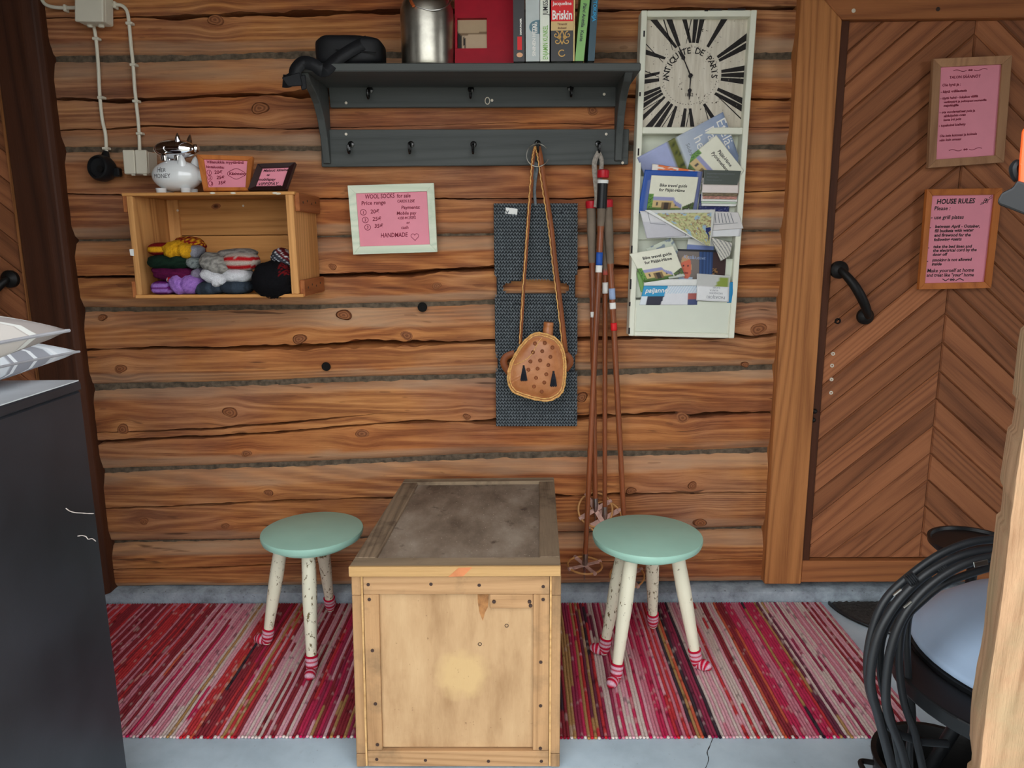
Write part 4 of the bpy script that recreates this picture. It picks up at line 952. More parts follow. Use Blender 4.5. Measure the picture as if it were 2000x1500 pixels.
for px_, mat, corners, lab, nm in ((0, 'oframe', ((388, 305), (497, 309), (490, 374), (401, 374)), 'honey-coloured wooden frame with pink price note on the crate', 'picture_frame'), (1, 'dframe', ((506, 324), (580, 321), (562, 374), (487, 374)), 'small dark frame with pink note leaning on the crate', 'picture_frame')):
    Yb = yF + (.034 if px_ == 0 else .016)
    zc_ = CRATE_T + .001
    tl, tr = P(*corners[0], Yb + .03), P(*corners[1], Yb + .03); bl, br = P(corners[3][0], 374, Yb), P(corners[2][0], 374, Yb); bl.z = br.z = zc_
    q = Quad(tl, tr, br, bl)
    t = thing(nm, lab, 'frame', ((bl + br) / 2), 'framed pink notes on the sock crate')
    frame_parts(q, t, mat, .10 if px_ == 0 else .15, .11 if px_ == 0 else .15, .014)
    g = G(); sb = Sub(q, .1, .9, .1, .9, .0052)
    if px_ == 0:
        lettering(g, sb, [('Villasukkia myytävänä', .05, .86, .10), ('hintaluokka:', .02, .70, .09), ('1', .055, .50, .09), ('20€', .20, .50, .12), ('2', .055, .32, .09), ('25€', .24, .32, .12), ('3', .075, .12, .09), ('35€', .27, .13, .12), ('Käsintehty', .56, .47, .10)], .0005, .03)
        for cy in (.54, .36, .16): stroke(g, sb, circ(.075, cy, .055, .085), .0007, .0005, True)
        stroke(g, sb, [(.74 + .21 * math.cos(a) * (1 + .05 * math.cos(4 * a)), .51 + .17 * math.sin(a) * (1 + .12 * math.cos(4 * a))) for a in [i * math.pi / 14 for i in range(28)]], .0007, .0005, True)
    else:
        lettering(g, sb, [('Maksut: käteinen', .12, .78, .12), ('tai', .28, .58, .09), ('mobilepay', .05, .36, .13), ('VIPPSPAY', .10, .12, .15, {'bold': .0002}), ('044...', .72, .05, .09)], .0005, .03)
    g.obj('handwriting', M['pen_dk'] if px_ else M['pen'], t)

# ================================================================== SIGNS
def sign(name, corners, Y, mat, bs, bt, depth, label, lines, pen, extra=None, Yb=None, group=None, rnd=.012):
    q = QP(*corners, Y, Yb); t = thing(name, label, 'sign', q.p(.5, 0, 0), group)
    frame_parts(q, t, mat, bs, bt, depth)
    sb = Sub(q, bs, 1 - bs, bt, 1 - bt, depth * .35); g = G(); lettering(g, sb, lines, .0006, rnd)
    for dn, dd in (extra(g, sb) or []) if extra else []: dd.obj(dn, M[pen], t)
    g.obj('handwriting', M[pen], t); return t
def wool(g, q):
    for cy, cx in ((.645, .08), (.50, .10), (.36, .125)): stroke(g, q, circ(cx, cy, .042, .053), .0009, .0006, True)
    heart = [(.79 + .055 * 16 * math.sin(a) ** 3 / 16, .155 + .055 * 1.35 * (13 * math.cos(a) - 5 * math.cos(2 * a) - 2 * math.cos(3 * a) - math.cos(4 * a)) / 16) for a in [i * math.pi / 14 for i in range(28)]]
    stroke(g, q, heart, .0008, .0006, True)
sign('framed_sign', ((681, 363), (848, 358), (855, 492), (692, 497)), -.03, 'wframe', .085, .115, .016, 'whitewashed frame with pink note selling wool socks', [
    ('WOOL SOCKS', .12, .895, .085, {'shear': .1, 'xs': .74}), ('for sale', .57, .90, .075, {'xs': .85}), ('CARDS 3.25€', .57, .81, .052, {'xs': .8}), ('Price range', .06, .78, .075),
    ('1', .065, .615, .055), ('20€', .18, .62, .075), ('2', .085, .475, .055), ('25€', .20, .48, .075), ('3', .11, .335, .055), ('35€', .22, .345, .075),
    ('Payments:', .62, .685, .065), ('Mobile pay', .55, .58, .062), ('+358 44 29292', .56, .49, .052, {'xs': .8}), ('or', .68, .405, .05), ('cash', .60, .31, .06), ('HANDMADE', .30, .16, .085, {'xs': .8})], 'pen', wool, rnd=.02)
def swirl(g, q, cy):
    a = [(.22 + .22 * i / 12, cy + .010 * math.sin(i / 12 * 6.28)) for i in range(13)]; b = [(.56 + .22 * i / 12, cy - .010 * math.sin(i / 12 * 6.28)) for i in range(13)]
    stroke(g, q, a, .0009); stroke(g, q, b, .0009); stroke(g, q, circ(.485, cy, .013, .006, 8), .0012, closed=True); stroke(g, q, circ(.52, cy, .013, .006, 8), .0012, closed=True)
def sw1(g, q):
    a, b = G(), G(); swirl(a, q, .955); swirl(b, q, .09); return [('flourish', a), ('flourish', b)]
sign('framed_sign', ((1818, 117), (1971, 110), (1955, 318), (1808, 329)), YF - .012, 'tframe', .11, .075, .015, 'upper tan framed pink sign on the right door with Finnish text', [
    ('TALON SÄÄNNÖT', .16, .875, .030), ('Ole hyvä ja :', .05, .795, .030), ('- käytä grillilautasia', .03, .725, .028), ('- täytä huhti - lokakuu välillä', .03, .655, .027), ('vesiämpärit ja polttopuut seuraaville', .09, .615, .024), ('majoittujille', .09, .575, .026),
    ('- ota vuodevaatteet pois ja', .03, .505, .027), ('sähköjohto oven', .10, .462, .027), ('luota irti pois', .10, .42, .027), ('- tupakointi kielletty', .03, .36, .027), ('Ole kuin kotonasi ja kohtele', .05, .245, .027), ('näin kuin omaasi', .05, .20, .027)], 'pen', sw1)
def sw2(g, q):
    g = fl = G()
    a = [(.30 + .11 * i / 10, .035 + .010 * math.cos(i / 10 * 6.28)) for i in range(11)]; b = [(.52 + .14 * i / 10, .035 - .010 * math.cos(i / 10 * 6.28)) for i in range(11)]
    stroke(g, q, a, .0013); stroke(g, q, b, .0013); stroke(g, q, circ(.445, .035, .016, .008, 8), .0013, closed=True); stroke(g, q, circ(.485, .035, .016, .008, 8), .0013, closed=True)
    h = g = G()
    for (cx, cy) in ((.87, .925), (.905, .94), (.88, .945), (.90, .92)): stroke(g, q, circ(cx, cy, .018, .012, 10), .0009, closed=True)
    stroke(g, q, [(.86, .905), (.80, .89), (.82, .91), (.86, .915)], .0009); stroke(g, q, [(.93, .96), (.97, .99), (.98, .965), (.935, .945)], .0009); return [('doodle', h), ('flourish', fl)]
sign('framed_sign', ((1806, 370), (1952, 368), (1930, 562), (1790, 565)), YF - .012, 'oframe', .085, .062, .016, 'lower honey-framed pink HOUSE RULES sign on the right door', [
    ('HOUSE RULES', .09, .905, .056, {'bold': .0006, 'xs': .9}), ('Please :', .06, .835, .045, {'bold': .0003}), ('- use grill plates', .02, .735, .043, {'bold': .0003}),
    ('-', .01, .625, .04, {'bold': .0003}), ('between April - October,', .10, .635, .036, {'bold': .0004}), ('fill buckets with water', .10, .585, .036, {'bold': .0004}), ('and firewood for the', .10, .535, .036, {'bold': .0004}), ('following guests', .10, .485, .036, {'bold': .0004}),
    ('-', .01, .395, .04, {'bold': .0003}), ('take the bed linen and', .10, .405, .036, {'bold': .0004}), ('the electrical cord by the', .10, .36, .036, {'bold': .0004}), ('door off', .10, .315, .036, {'bold': .0004}),
    ('-', .01, .24, .04, {'bold': .0003}), ('smoking is not allowed', .10, .25, .036, {'bold': .0004}), ('inside', .10, .205, .036, {'bold': .0004}),
    ('Make yourself at home', .03, .125, .043, {'bold': .0003}), ('and treat like "your" home', .03, .075, .040, {'bold': .0003, 'xs': .93})], 'ink', sw2)

# ================================================================== CLOCK LETTER RACK
YO = -.070
lr = thing('clock_organizer', 'tall distressed white wall clock with letter rack pockets', 'clock', P(1330, 658, YO))
OQ = QP((1253, 20), (1479, 19), (1434, 661), (1228, 656), YO)
def ot(x, y): return st_(OQ, x, y)
g = G(); g.slab(OQ, .012, .988, .006, .994, -.056, -.048); g.obj('back_panel', M['cream_in'], lr)
for a in ((0, .052, 0, 1), (.948, 1, 0, 1)):
    g = G(); g.slab(OQ, *a, -.056, 0); g.obj('side_rail', M['cream'], lr, bevel=.002)
tb0, tb1 = ot(1350, 263)[1], ot(1350, 250)[1]
for t0, t1 in ((.982, 1), (tb0, tb1), (0, .012)):
    g = G(); g.slab(OQ, .052, .948, t0, t1, -.056, -.001); g.obj('cross_rail', M['cream'], lr, bevel=.002)
for x, y, L in ((1234, 480, 14), (1232, 545, 20), (1230, 590, 8), (1229, 640, 12), (1258, 60, 12), (1250, 180, 8), (1247, 290, 14)):
    p, q2 = ot(x, y), ot(x, y + L); g = G(); g.slab(OQ, p[0] - .006, p[0] + .008, q2[1], p[1], -.002, .0004); g.obj('paint_chip', M['ink'], lr)
for x, y, L in ((1385, 22, 24), (1420, 22, 34), (1375, 23, 7)):
    p, q2 = ot(x, y), ot(x + L, y); g = G(); g.slab(OQ, p[0], q2[0], p[1] - .003, p[1] + .001, -.002, .0004); g.obj('paint_chip', M['ink'], lr)
FQ = Quad(*[OQ.p(*ot(x, y), -.030) for x, y in ((1263, 31), (1469, 31), (1453, 249), (1252, 249))])
g = G(); g.slab(FQ, 0, 1, 0, 1, -.006, 0); g.obj('dial', M['clock'], lr)
cs, ct = .465, .478; W, Hh = FQ.W, FQ.H
RI = .300                                             # inner radius / W
def polar(r, ang): return (cs + r * math.sin(ang), ct + r * math.cos(ang) * W / Hh)
def rmax(ang):
    sx, cx_ = math.sin(ang), math.cos(ang) * W / Hh; m = 9
    for d, lo, hi, c in ((sx, .012, .988, cs), (cx_, .012, .988, ct)):
        if abs(d) > 1e-6: m = min(m, ((hi if d > 0 else lo) - c) / d)
    return m
def stroke_poly(g, i0, i1, o0, o1):
    R = math.radians; p = [polar(RI, R(i0)), polar(RI, R(i1))]
    n = 4; p += [polar(rmax(R(lerp(o1, o0, k / n))), R(lerp(o1, o0, k / n))) for k in range(n + 1)]
    g.prism(p, lambda s, t, nn: FQ.p(s, t, nn), .0001, .0008)
NUM = {1: 'I', 2: 'II', 3: 'III', 4: 'IV', 5: 'V', 6: 'VI', 7: 'VII', 8: 'VIII', 9: 'IX', 10: 'X', 11: 'XI', 12: 'XII'}
for hnum, rom in NUM.items():
    wd = {'I': 5.8, 'V': 9.4, 'X': 9.8}; tot = sum(wd[c] for c in rom); a = hnum * 30 - tot / 2; g = G()
    k = min(1.15, 26 / tot); a = hnum * 30 - tot * k / 2
    for c in rom:
        w_ = wd[c] * k; m = a + w_ / 2
        if c == 'I': stroke_poly(g, m - 2.3 * k, m + 2.3 * k, m - 2.3 * k, m + 2.3 * k)
        elif c == 'V':
            stroke_poly(g, m - 2.3 * k, m + 2.0 * k, m - 4.7 * k, m - .4 * k); stroke_poly(g, m - .3 * k, m + .6 * k, m + 3.4 * k, m + 4.2 * k)
        else:
            stroke_poly(g, m + .9 * k, m + 4.8 * k, m - 4.8 * k, m - .7 * k); stroke_poly(g, m - 4.2 * k, m - 3.4 * k, m + 3.2 * k, m + 4.1 * k)
        a += w_
    g.obj('numeral', M['numeral'], lr)
g = G()
for i in range(60): 
    a = math.radians(i * 6); p = polar(.262, a); g.prism(circ(p[0], p[1], .0045, .0042, 5), lambda s, t, n: FQ.p(s, t, n), .0001, .0006)
tag(g.obj('minute_dots', M['numeral'], lr), kind='stuff')
word = 'ANTIQUITE DE PARIS'; g = G()
for i, ch in enumerate(word):
    if ch == ' ': continue
    ang = math.radians(lerp(-95, 92, i / (len(word) - 1))); r = .205; p = polar(r, ang)
    vs, fs = text_mesh(ch, .068 * W * 1.15, 0, 'CENTER', .0004); c_, s_ = math.cos(-ang), math.sin(-ang)
    g.add([FQ.p(p[0] + (v.x * c_ - v.y * s_) / W, p[1] + (v.x * s_ + v.y * c_) / Hh, .0007) for v in vs], fs)
g.obj('dial_lettering', M['numeral'], lr); g = G(); lettering(g, FQ, [('1862', .465, ct - .185, .030, {'align': 'CENTER', 'shear': 0, 'bold': .0002})], .0007); g.obj('dial_lettering', M['numeral'], lr)
for ang, L, off in ((-26, .30, .004), (180, .22, .0055)):
    A = math.radians(ang); g = G(); d = Vector((math.sin(A), math.cos(A))); pr = Vector((d.y, -d.x))
    out = [(-.02, .006), (0, .022), (.02, .006), (L * .52, .004), (L * .60, .020), (L * .70, .012), (L, .002)]
    poly = [(d * r + pr * w_) for r, w_ in out] + [(d * r - pr * w_) for r, w_ in reversed(out)]
    g.prism([(cs + p.x, ct + p.y * W / Hh) for p in poly], lambda s, t, n: FQ.p(s, t, n), off, off + .0012); g.obj('clock_hand', M['ink'], lr)
g = G(); g.lathe([(.006, 0), (.006, .008), (.0005, .009)], FQ.p(cs, ct, 0), FQ.N, 14); g.obj('hand_pin', M['ink'], lr)
def opanel(ytop, ybot, n0, n1, nm='pocket_front'):
    tt, tb = ot(1340, ytop)[1], ot(1340, ybot)[1]; g = G()
    g.box8([OQ.p(.052, tb, n0), OQ.p(.948, tb, n0), OQ.p(.948, tt, n1), OQ.p(.052, tt, n1), OQ.p(.052, tb, n0 + .005), OQ.p(.948, tb, n0 + .005), OQ.p(.948, tt, n1 + .005), OQ.p(.052, tt, n1 + .005)])
    return g.obj(nm, M['cream_in'], lr, bevel=.0008)
opanel(345, 470, -.042, -.030); opanel(505, 585, -.030, -.020); opanel(588, 650, -.012, -.008)
g = G(); tt, tb = ot(1340, 650)[1], ot(1340, 655)[1]; g.slab(OQ, .052, .948, tb, tt, -.012, -.003); g.obj('panel_bead', M['cream'], lr, bevel=.001)
g = G(); tt, tb = ot(1340, 590)[1], ot(1340, 650)[1]
for a, b in ((.052, .066), (.934, .948)): 
    g = G(); g.slab(OQ, a, b, tb, tt, -.010, -.004); g.obj('panel_bead', M['cream'], lr, bevel=.001)

# ---- leaflets: thin folded sheets with printed covers
def leaflet(label, corners, n, paint=None, base=(230, 228, 220), thick=.0022, bend=.004, nb=None, res=(30, 24), pages=2):
    nb = n if nb is None else nb
    pts = []
    for i, (x, y) in enumerate(corners):
        nn = n if i < 2 else nb; s, t = ot(x, y); pts.append(OQ.p(s, t, nn))
    q = Quad(*pts); t = thing('leaflet', label, 'leaflet', q.p(.5, 0, 0), 'tourist leaflets in the wall rack')
    bb = S(*base)
    def curve(u, v): return bend * (math.sin(math.pi * u) * .6 + .4 * math.sin(math.pi * v)) 
    g = G(); g.grid(res[0], res[1], lambda u, v: q.p(u, v, curve(u, v)), (lambda u, v: paint(u, v)) if paint else (lambda u, v: bb))
    cover = g.obj('cover', M['paper'], t, smooth=True, solid=.0006)
    for k in range(pages):
        e = .006 * (k + 1); g = G(); g.grid(6, 6, lambda u, v: q.p(lerp(.0, 1.0, u) + e * .5, lerp(0, 1, v) - e * .2, curve(u, v) - .0009 * (k + 1))); g.obj('page', M['white'], t, smooth=True, solid=.0005)
    return t, q, curve
def leaf_text(t, q, curve, lines, mat):
    g = G()
    for ln in lines:
        body, s, tt, h = ln[:4]; op = ln[4] if len(ln) > 4 else {}
        vs, fs = text_mesh(body, h * q.H * 1.38, op.get('shear', .12), op.get('align', 'LEFT'), op.get('bold', 0), op.get('xs', 1))
        rot = op.get('rot', 0); c, sn = math.cos(rot), math.sin(rot); out = []
        for v in vs:
            a, b = s + (v.x * c - v.y * sn) / q.W, tt + (v.x * sn + v.y * c) / q.H; out.append(q.p(a, b, curve(a, b) + .0007))
        g.add(out, fs)
    g.obj('lettering', mat, t)
def N2(u, v, k=8, o=0): return noise.noise((u * k, v * k, o))
C_ = lambda *a: S(*a)
def p_lake(u, v):
    if u < .36:
        if v < .18 + .1 * N2(u, 0, 14): return C_(96, 84, 40)
        f = min(1, max(0, (u * 1.3 + v * .5 - .1) / .6)); return tuple(lerp(a, b, f) for a, b in zip(C_(26, 28, 46), C_(168, 176, 214)))
    if u < .45 + .02 * N2(u, v, 20): return C_(110, 112, 56) if N2(u, v, 30) > -.2 else C_(52, 62, 36)
    if u < .50: return C_(196, 204, 214)
    f = (u - .5) / .5; return tuple(lerp(a, b, f) for a, b in zip(C_(186, 194, 206), C_(142, 158, 188)))
t, q, cv = leaflet('grey-blue lake leaflet tilted in the top pocket below the clock', ((1244, 308), (1410, 222), (1462, 340), (1296, 424)), .003, p_lake, nb=-.044)
leaf_text(t, q, cv, [('Etelä-', .90, .93, .15, {'rot': -math.pi / 2, 'shear': 0}), ('Päijät', .76, .90, .15, {'rot': -math.pi / 2, 'shear': 0}), ('heeen', .62, .87, .15, {'rot': -math.pi / 2, 'shear': 0})], INK['white'])
leaf_text(t, q, cv, [('Södra Päijänne', .52, .84, .06, {'rot': -math.pi / 2, 'shear': .1})], INK['grey'])
def p_guide(u, v):
    hill = .50 - .32 * max(0, (u - .55) / .45) ** .5 if u > .55 else .50
    if v < .07 + .05 * N2(u, 1, 5): return C_(196, 200, 190) if u > .6 else C_(66, 96, 40)
    if u < .10 and v < .50: return C_(98, 146, 56) if N2(u, v, 40) > -.1 else C_(50, 88, 36)
    if v < hill - .08 and u < .75:
        if v > hill - .19: return C_(150, 150, 190)                    # roof
        if abs(u - .40) < .10 and v < .26: return C_(60, 48, 40) if abs(u - .40) < .05 else C_(120, 96, 64)
        if (int(u * 22) % 3 == 1) and .16 < v < .27: return C_(70, 62, 60)
        return C_(206, 178, 124) if v > .12 else C_(96, 120, 60)
    if u > .75 and v < .30 - .6 * (1 - u): return C_(70, 66, 60) if N2(u, v, 25) > 0 else C_(92, 116, 62)
    return C_(228, 226, 206)
t, q, cv = leaflet('cream cycling guide leaflet in Finnish tilted right below the clock', ((1397, 267), (1450, 336), (1412, 398), (1334, 318)), .007, p_guide, nb=-.018, res=(48, 40))
leaf_text(t, q, cv, [('Päijät-Häme', .28, .78, .085, {'bold': .0003}), ('Pyörämatkaopas', .22, .64, .085, {'bold': .0003})], INK['black'])
t, q, cv = leaflet('orange and white folded map peeking above the blue folder', ((1274, 320), (1372, 337), (1368, 372), (1270, 360)), -.002, lambda u, v: C_(228, 120, 66) if u > .12 and N2(u, v, 9, 4) > -.25 and u < .85 else C_(232, 224, 214))
def p_blue(u, v): 
    if u > .92: return C_(110, 118, 160)
    return C_(32, 80, 164) if u < .10 or v > .78 else C_(92, 112, 168)
t, q, cv = leaflet('blue folder standing behind the upright cycling guide', ((1259, 332), (1371, 337), (1360, 420), (1246, 416)), .003, p_blue, bend=.002, nb=-.010)
t, q, cv = leaflet('cream Bike travel guide standing upright in front of blue folder', ((1271, 343), (1362, 348), (1352, 416), (1263, 412)), .009, p_guide, nb=-.004, res=(52, 40), thick=.004)
leaf_text(t, q, cv, [('Bike travel guide', .20, .70, .085, {'bold': .0003}), ('for Päijät-Häme', .20, .57, .085, {'bold': .0003})], INK['black'])
t, q, cv = leaflet('dark blue leaflet behind the small stack of booklets', ((1370, 380), (1430, 384), (1426, 416), (1366, 412)), -.022, lambda u, v: C_(44, 50, 104) if N2(u, v, 20) > -.3 else C_(110, 116, 160))
lays = [(395, 403, (232, 232, 228)), (388, 398, (190, 206, 184)), (382, 394, (236, 234, 230)), (374, 390, (180, 130, 116)), (366, 384, (120, 104, 80)), (357, 378, (226, 214, 208)), (334, 362, (84, 90, 84))]
labs = ['bottom white booklet of the small stack right of cycling guide', 'greenish booklet second from the bottom of small stack', 'white booklet third from the bottom of small stack', 'reddish booklet in the middle of small stack', 'brown photo booklet near the top of small stack', 'pale pink booklet below the dark one on small stack', 'dark green-grey booklet on top of small stack']
for i, ((ya, yb, cc_), lb) in enumerate(zip(lays, labs)):
    j = (i % 3) - 1
    t, q, cv = leaflet(lb, ((1372 - j, ya - 8 if i < 6 else ya), (1443 - j * 2, ya - 6 if i < 6 else ya + 3), (1439 - i * .2 + j, yb + 2), (1370 - j, yb)), -.014 + i * .0035, (lambda c: (lambda u, v: tuple(x * (.75 + .5 * (N2(u, v, 12, i) > .0)) for x in S(*c)) if i in (3, 4) else S(*c)))(cc_), bend=.001, pages=1, nb=-.010 + i * .004)
    if i == 6: leaf_text(t, q, cv, [('PÄIJÄNTEEN KANSALLISPUISTO', .08, .70, .10, {'shear': 0}), ('retkeily ja luonto', .08, .48, .09), ('Paijanne National Park', .08, .26, .09)], INK['grey'])
t, q, cv = leaflet('open white booklet with fanned pages on the left', ((1249, 412), (1345, 418), (1338, 462), (1262, 466)), .006, lambda u, v: C_(196, 194, 200) if v < .62 else C_(214, 212, 214), bend=.005, pages=4)
g = G(); stroke(g, q, [(.15, .95), (.16, .55), (.5, .5)], .0007, .006); g.obj('print', INK['grey'], t)
t, q, cv = leaflet('white booklet with lines of print on the right', ((1386, 414), (1440, 417), (1450, 448), (1384, 452)), .006, lambda u, v: C_(214, 210, 208), bend=.004, pages=4)
g = G(); 
for k in range(6): stroke(g, q, [(.14 + k * .11, .92), (.18 + k * .11, .38)], .0011, .006)
stroke(g, q, [(.1, .30), (.86, .36)], .0006, .006); g.obj('print', INK['grey'], t)
t, q, cv = leaflet('white sheets under the open booklets', ((1258, 440), (1448, 438), (1444, 463), (1262, 466)), .002, lambda u, v: C_(222, 222, 224), bend=.003, pages=3)
def p_map(u, v):
    e = N2(u, v, 7, 3); r_ = abs(N2(u, v, 10, 8))
    if v > .9 or u > .94: return C_(206, 206, 200)
    if r_ < .05: return C_(150, 120, 90)
    if e > .30: return C_(150, 180, 200)
    return C_(196, 192, 140) if N2(u, v, 16, 1) > -.1 else C_(168, 174, 120)
t, q, cv = leaflet('folded road map lying diagonally across the open booklets', ((1262, 411), (1394, 411), (1384, 482), (1376, 480)), .016, p_map, res=(44, 40), bend=.002, pages=0)
g = G(); stroke(g, q, [(-.0, 1.0), (.0, .5), (.0, 0.0)], .0045, .0015); g.obj('folded_edge', M['white'], t)
g = G(); g.prism([(.80, .50), (.93, .52), (.95, .44), (.86, .38), (.90, .28), (.86, .16), (.80, .14), (.84, .28), (.78, .40)], lambda s, t_, n: q.p(s, t_, n + cv(s, t_)), .0006, .001); g.obj('dark_lake', INK['navy'], t)
t, q, cv = leaflet('pale blue leaflet behind the photo magazine', ((1346, 466), (1398, 470), (1396, 505), (1342, 500)), -.019, lambda u, v: C_(112, 128, 176) if v < .66 else C_(214, 214, 208))
t, q, cv = leaflet('green and white leaflet behind the lower cycling guide', ((1262, 486), (1314, 464), (1330, 500), (1285, 520)), -.014, lambda u, v: C_(198, 204, 186) if N2(u, v, 6, 2) > -.2 else C_(128, 140, 150), pages=3)
def p_mag(u, v):
    if v > .95: return C_(30, 32, 40)
    dx, dy = (u - .17) / .115, (v - .50) / .34
    if dx * dx + dy * dy < 1:
        if dy > .52 + .2 * dx or abs(dx) > .86: return C_(186, 150, 110)
        if abs(abs(dx) - .40) < .13 and abs(dy - .12) < .07: return C_(70, 40, 36)
        if abs(dx) < .30 and abs(dy + .50) < .06: return C_(140, 48, 44)
        return C_(206, 104, 78)
    if u < .30 and v < .22: return C_(180, 196, 214)
    if u < .44: return C_(120, 110, 104)
    if u < .72: return C_(38, 62, 104) if int(u * 30) % 2 else C_(52, 80, 128)
    if u < .84 and v < .5: return C_(140, 100, 60) if N2(u, v, 26) > 0 else C_(40, 28, 24)
    return C_(60, 40, 40)
t, q, cv = leaflet('dark magazine cover with a portrait photograph', ((1324, 487), (1421, 491), (1416, 560), (1327, 556)), -.013, p_mag, res=(64, 44), bend=.002)
leaf_text(t, q, cv, [('Kesä', .12, .74, .11, {'shear': .1}), ('Uutiset', .30, .73, .09, {'shear': .1})], INK['lblue'])
t, q, cv = leaflet('fanned white brochure pointing down beside the road map', ((1386, 464), (1428, 476), (1424, 500), (1406, 511)), .008, lambda u, v: C_(206, 202, 190) if int((u + v * .5) * 14) % 3 else C_(130, 130, 130), pages=3)
t, q, cv = leaflet('cream Bike travel guide leaning left in the lower pocket', ((1229, 496), (1314, 481), (1337, 540), (1258, 552)), .005, p_guide, res=(52, 40))
leaf_text(t, q, cv, [('Bike travel guide', .22, .74, .095, {'bold': .0003}), ('for Päijät-Häme', .22, .59, .095, {'bold': .0003})], INK['black'])
t, q, cv = leaflet('green leaflet edge under the leaning cycling guide', ((1243, 528), (1262, 545), (1262, 575), (1252, 570)), -.010, lambda u, v: C_(120, 160, 84))
def p_bluelf(u, v):
    if u < .46 - .1 * (1 - v):
        if v > .45: return C_(42, 148, 196)
        return C_(220, 226, 232) if u < .12 else C_(44, 44, 62)
    if v > .55: return C_(190, 206, 220) if int(u * 60 + v * 10) % 2 else C_(222, 226, 230)
    if u > .82: return C_(170, 96, 90) if v > .25 else C_(70, 80, 120)
    return C_(222, 222, 226)
t, q, cv = leaflet('blue and white leaflet lying along the bottom pocket', ((1258, 557), (1362, 555), (1362, 596), (1249, 596)), -.003, p_bluelf, res=(50, 24), bend=.003)
leaf_text(t, q, cv, [('paijanne', .05, .62, .24, {'bold': .0003})], INK['white'])
t, q, cv = leaflet('rolled white sheet along the top of bottom pocket', ((1257, 545), (1361, 546), (1361, 558), (1257, 558)), .002, lambda u, v: C_(228, 228, 224), bend=.004)
t, q, cv = leaflet('bright blue leaflet edge at the right of bottom pocket', ((1420, 553), (1436, 551), (1432, 592), (1420, 592)), -.003, lambda u, v: C_(36, 132, 184))
t, q, cv = leaflet('white PADASJOKI leaflet hanging upside down over the pocket', ((1360, 558), (1423, 561), (1422, 590), (1359, 587)), .006, lambda u, v: C_(228, 228, 228), bend=.001, res=(12, 8), pages=0)
leaf_text(t, q, cv, [('PADASJOKI', .88, .36, .20, {'rot': math.pi, 'shear': .0, 'xs': .9}), ('PADASJOEN', .80, .60, .12, {'rot': math.pi, 'shear': 0}), ('KUNTA', .66, .78, .12, {'rot': math.pi, 'shear': 0}), ('SUOMI', .72, .97, .12, {'rot': math.pi, 'shear': 0})], INK['grey'])
g = G(); tq = Quad(OQ.p(*ot(1362, 535), -.008), OQ.p(*ot(1427, 540), -.008), q.tr, q.tl); g.grid(14, 8, lambda u, v: tq.p(u, v, 0), lambda u, v: C_(140, 156, 70) if u > .56 + .2 * v and u < .97 and v < .86 else C_(196, 196, 192)); g.obj('folded_top', M['paper'], t, solid=.0006)

# ================================================================== CROCHETED WALL POCKET
YC = -.030
wp_ = thing('crocheted_organizer', 'grey crocheted hanging organizer with three pockets', 'wall organizer', P(1046, 832, YC))
CQ = QP((964, 397), (1128, 397), (1127, 832), (969, 832), YC)
def yy(t): return 832 - 435 * t
def side(y):                                            # sides pull in at the slots
    return .035 * math.exp(-((y - 553) / 22) ** 2) + .03 * math.exp(-((y - 702) / 20) ** 2)
def inside(s, y):
    e = side(y)
    if s < e or s > 1 - e: return False
    for (ya, yb, dip) in ((541, 567, 12), (690, 714, 4)):
        if .10 < s < .90 and ya + dip * (abs(2 * s - 1) / .8) ** 4 < y < yb - 3 * (abs(2 * s - 1) / .8) ** 6: return False
    return True
def sheet(cond, nfn, nm):
    nu, nv = 40, 110; vs = []; fs = []
    for j in range(nv + 1):
        for i in range(nu + 1): s, t = i / nu, j / nv; vs.append(CQ.p(s, t, nfn(s, yy(t)) - .004))
    for j in range(nv):
        for i in range(nu):
            if cond((i + .5) / nu, yy((j + .5) / nv)): a = j * (nu + 1) + i; fs.append((a, a + 1, a + nu + 2, a + nu + 1))
    g = G(); g.add(vs, fs); o = g.obj(nm, M['yarn_dk'], wp_, smooth=True, angle=180, solid=.003)
    g = G(); rows, cols = 66, 28
    for j in range(rows):
        for i in range(cols):
            s, t = (i + .5 + .12 * (j % 2)) / cols, (j + .5) / rows; y = yy(t)
            if not cond(s, y): continue
            c = CQ.p(s, t, nfn(s, y)); hw_, hv = CQ.W / cols, CQ.H / rows
            for sd in (-1, 1):
                R = Matrix.Rotation(sd * .75 + .12, 3, 'Y')
                g.ell(c + Vector((sd * hw_ * .19, 0, 0)), (hv * .56, .0026, hw_ * .17), 6, 4, R=Matrix.Rotation(math.radians(sd * 24 + 90), 3, 'Y'))
    p = g.obj('stitches', M['yarn'], o, smooth=True, angle=180); tag(p, kind='stuff')
pocket = ((420, 540, 24), (588, 690, 16), (735, 832, 14))
sheet(lambda s, y: inside(s, y) and not (425 < y < 530) and not (596 < y < 682) and y < 740, lambda s, y: 0.0, 'back_sheet')
def front(y0, y1, sag):
    cond = lambda s, y: inside(s, y) and y0 - sag * (2 * s - 1) ** 2 * 1.0 < y < y1 + 12
    nfn = lambda s, y: .006 + .018 * max(0, 1 - (y - y0 + sag) / 60) * (1 - (2 * s - 1) ** 2)
    sheet(cond, nfn, 'pocket')
front(424, 540, 24); front(590, 690, 16); front(722, 832, 6)
g = G(); q = QP((988, 405), (1011, 408), (1010, 420), (987, 417), YC - .012); g.slab(q, 0, 1, 0, 1, 0, .001); g.obj('care_label', M['white'], wp_)
g = G(); g.tube(smoothpts([P(1046, 402, YC - .004), P(1044, 375, YC - .006), P(1046, 348, YC - .006), P(1049, 330, YC - .012), P(1046, 318, YC - .012), P(1043, 332, YC - .006), P(1044, 350, YC - .005)], 5), .0048, 8); g.obj('hanging_loop', M['yarn'], wp_, smooth=True)
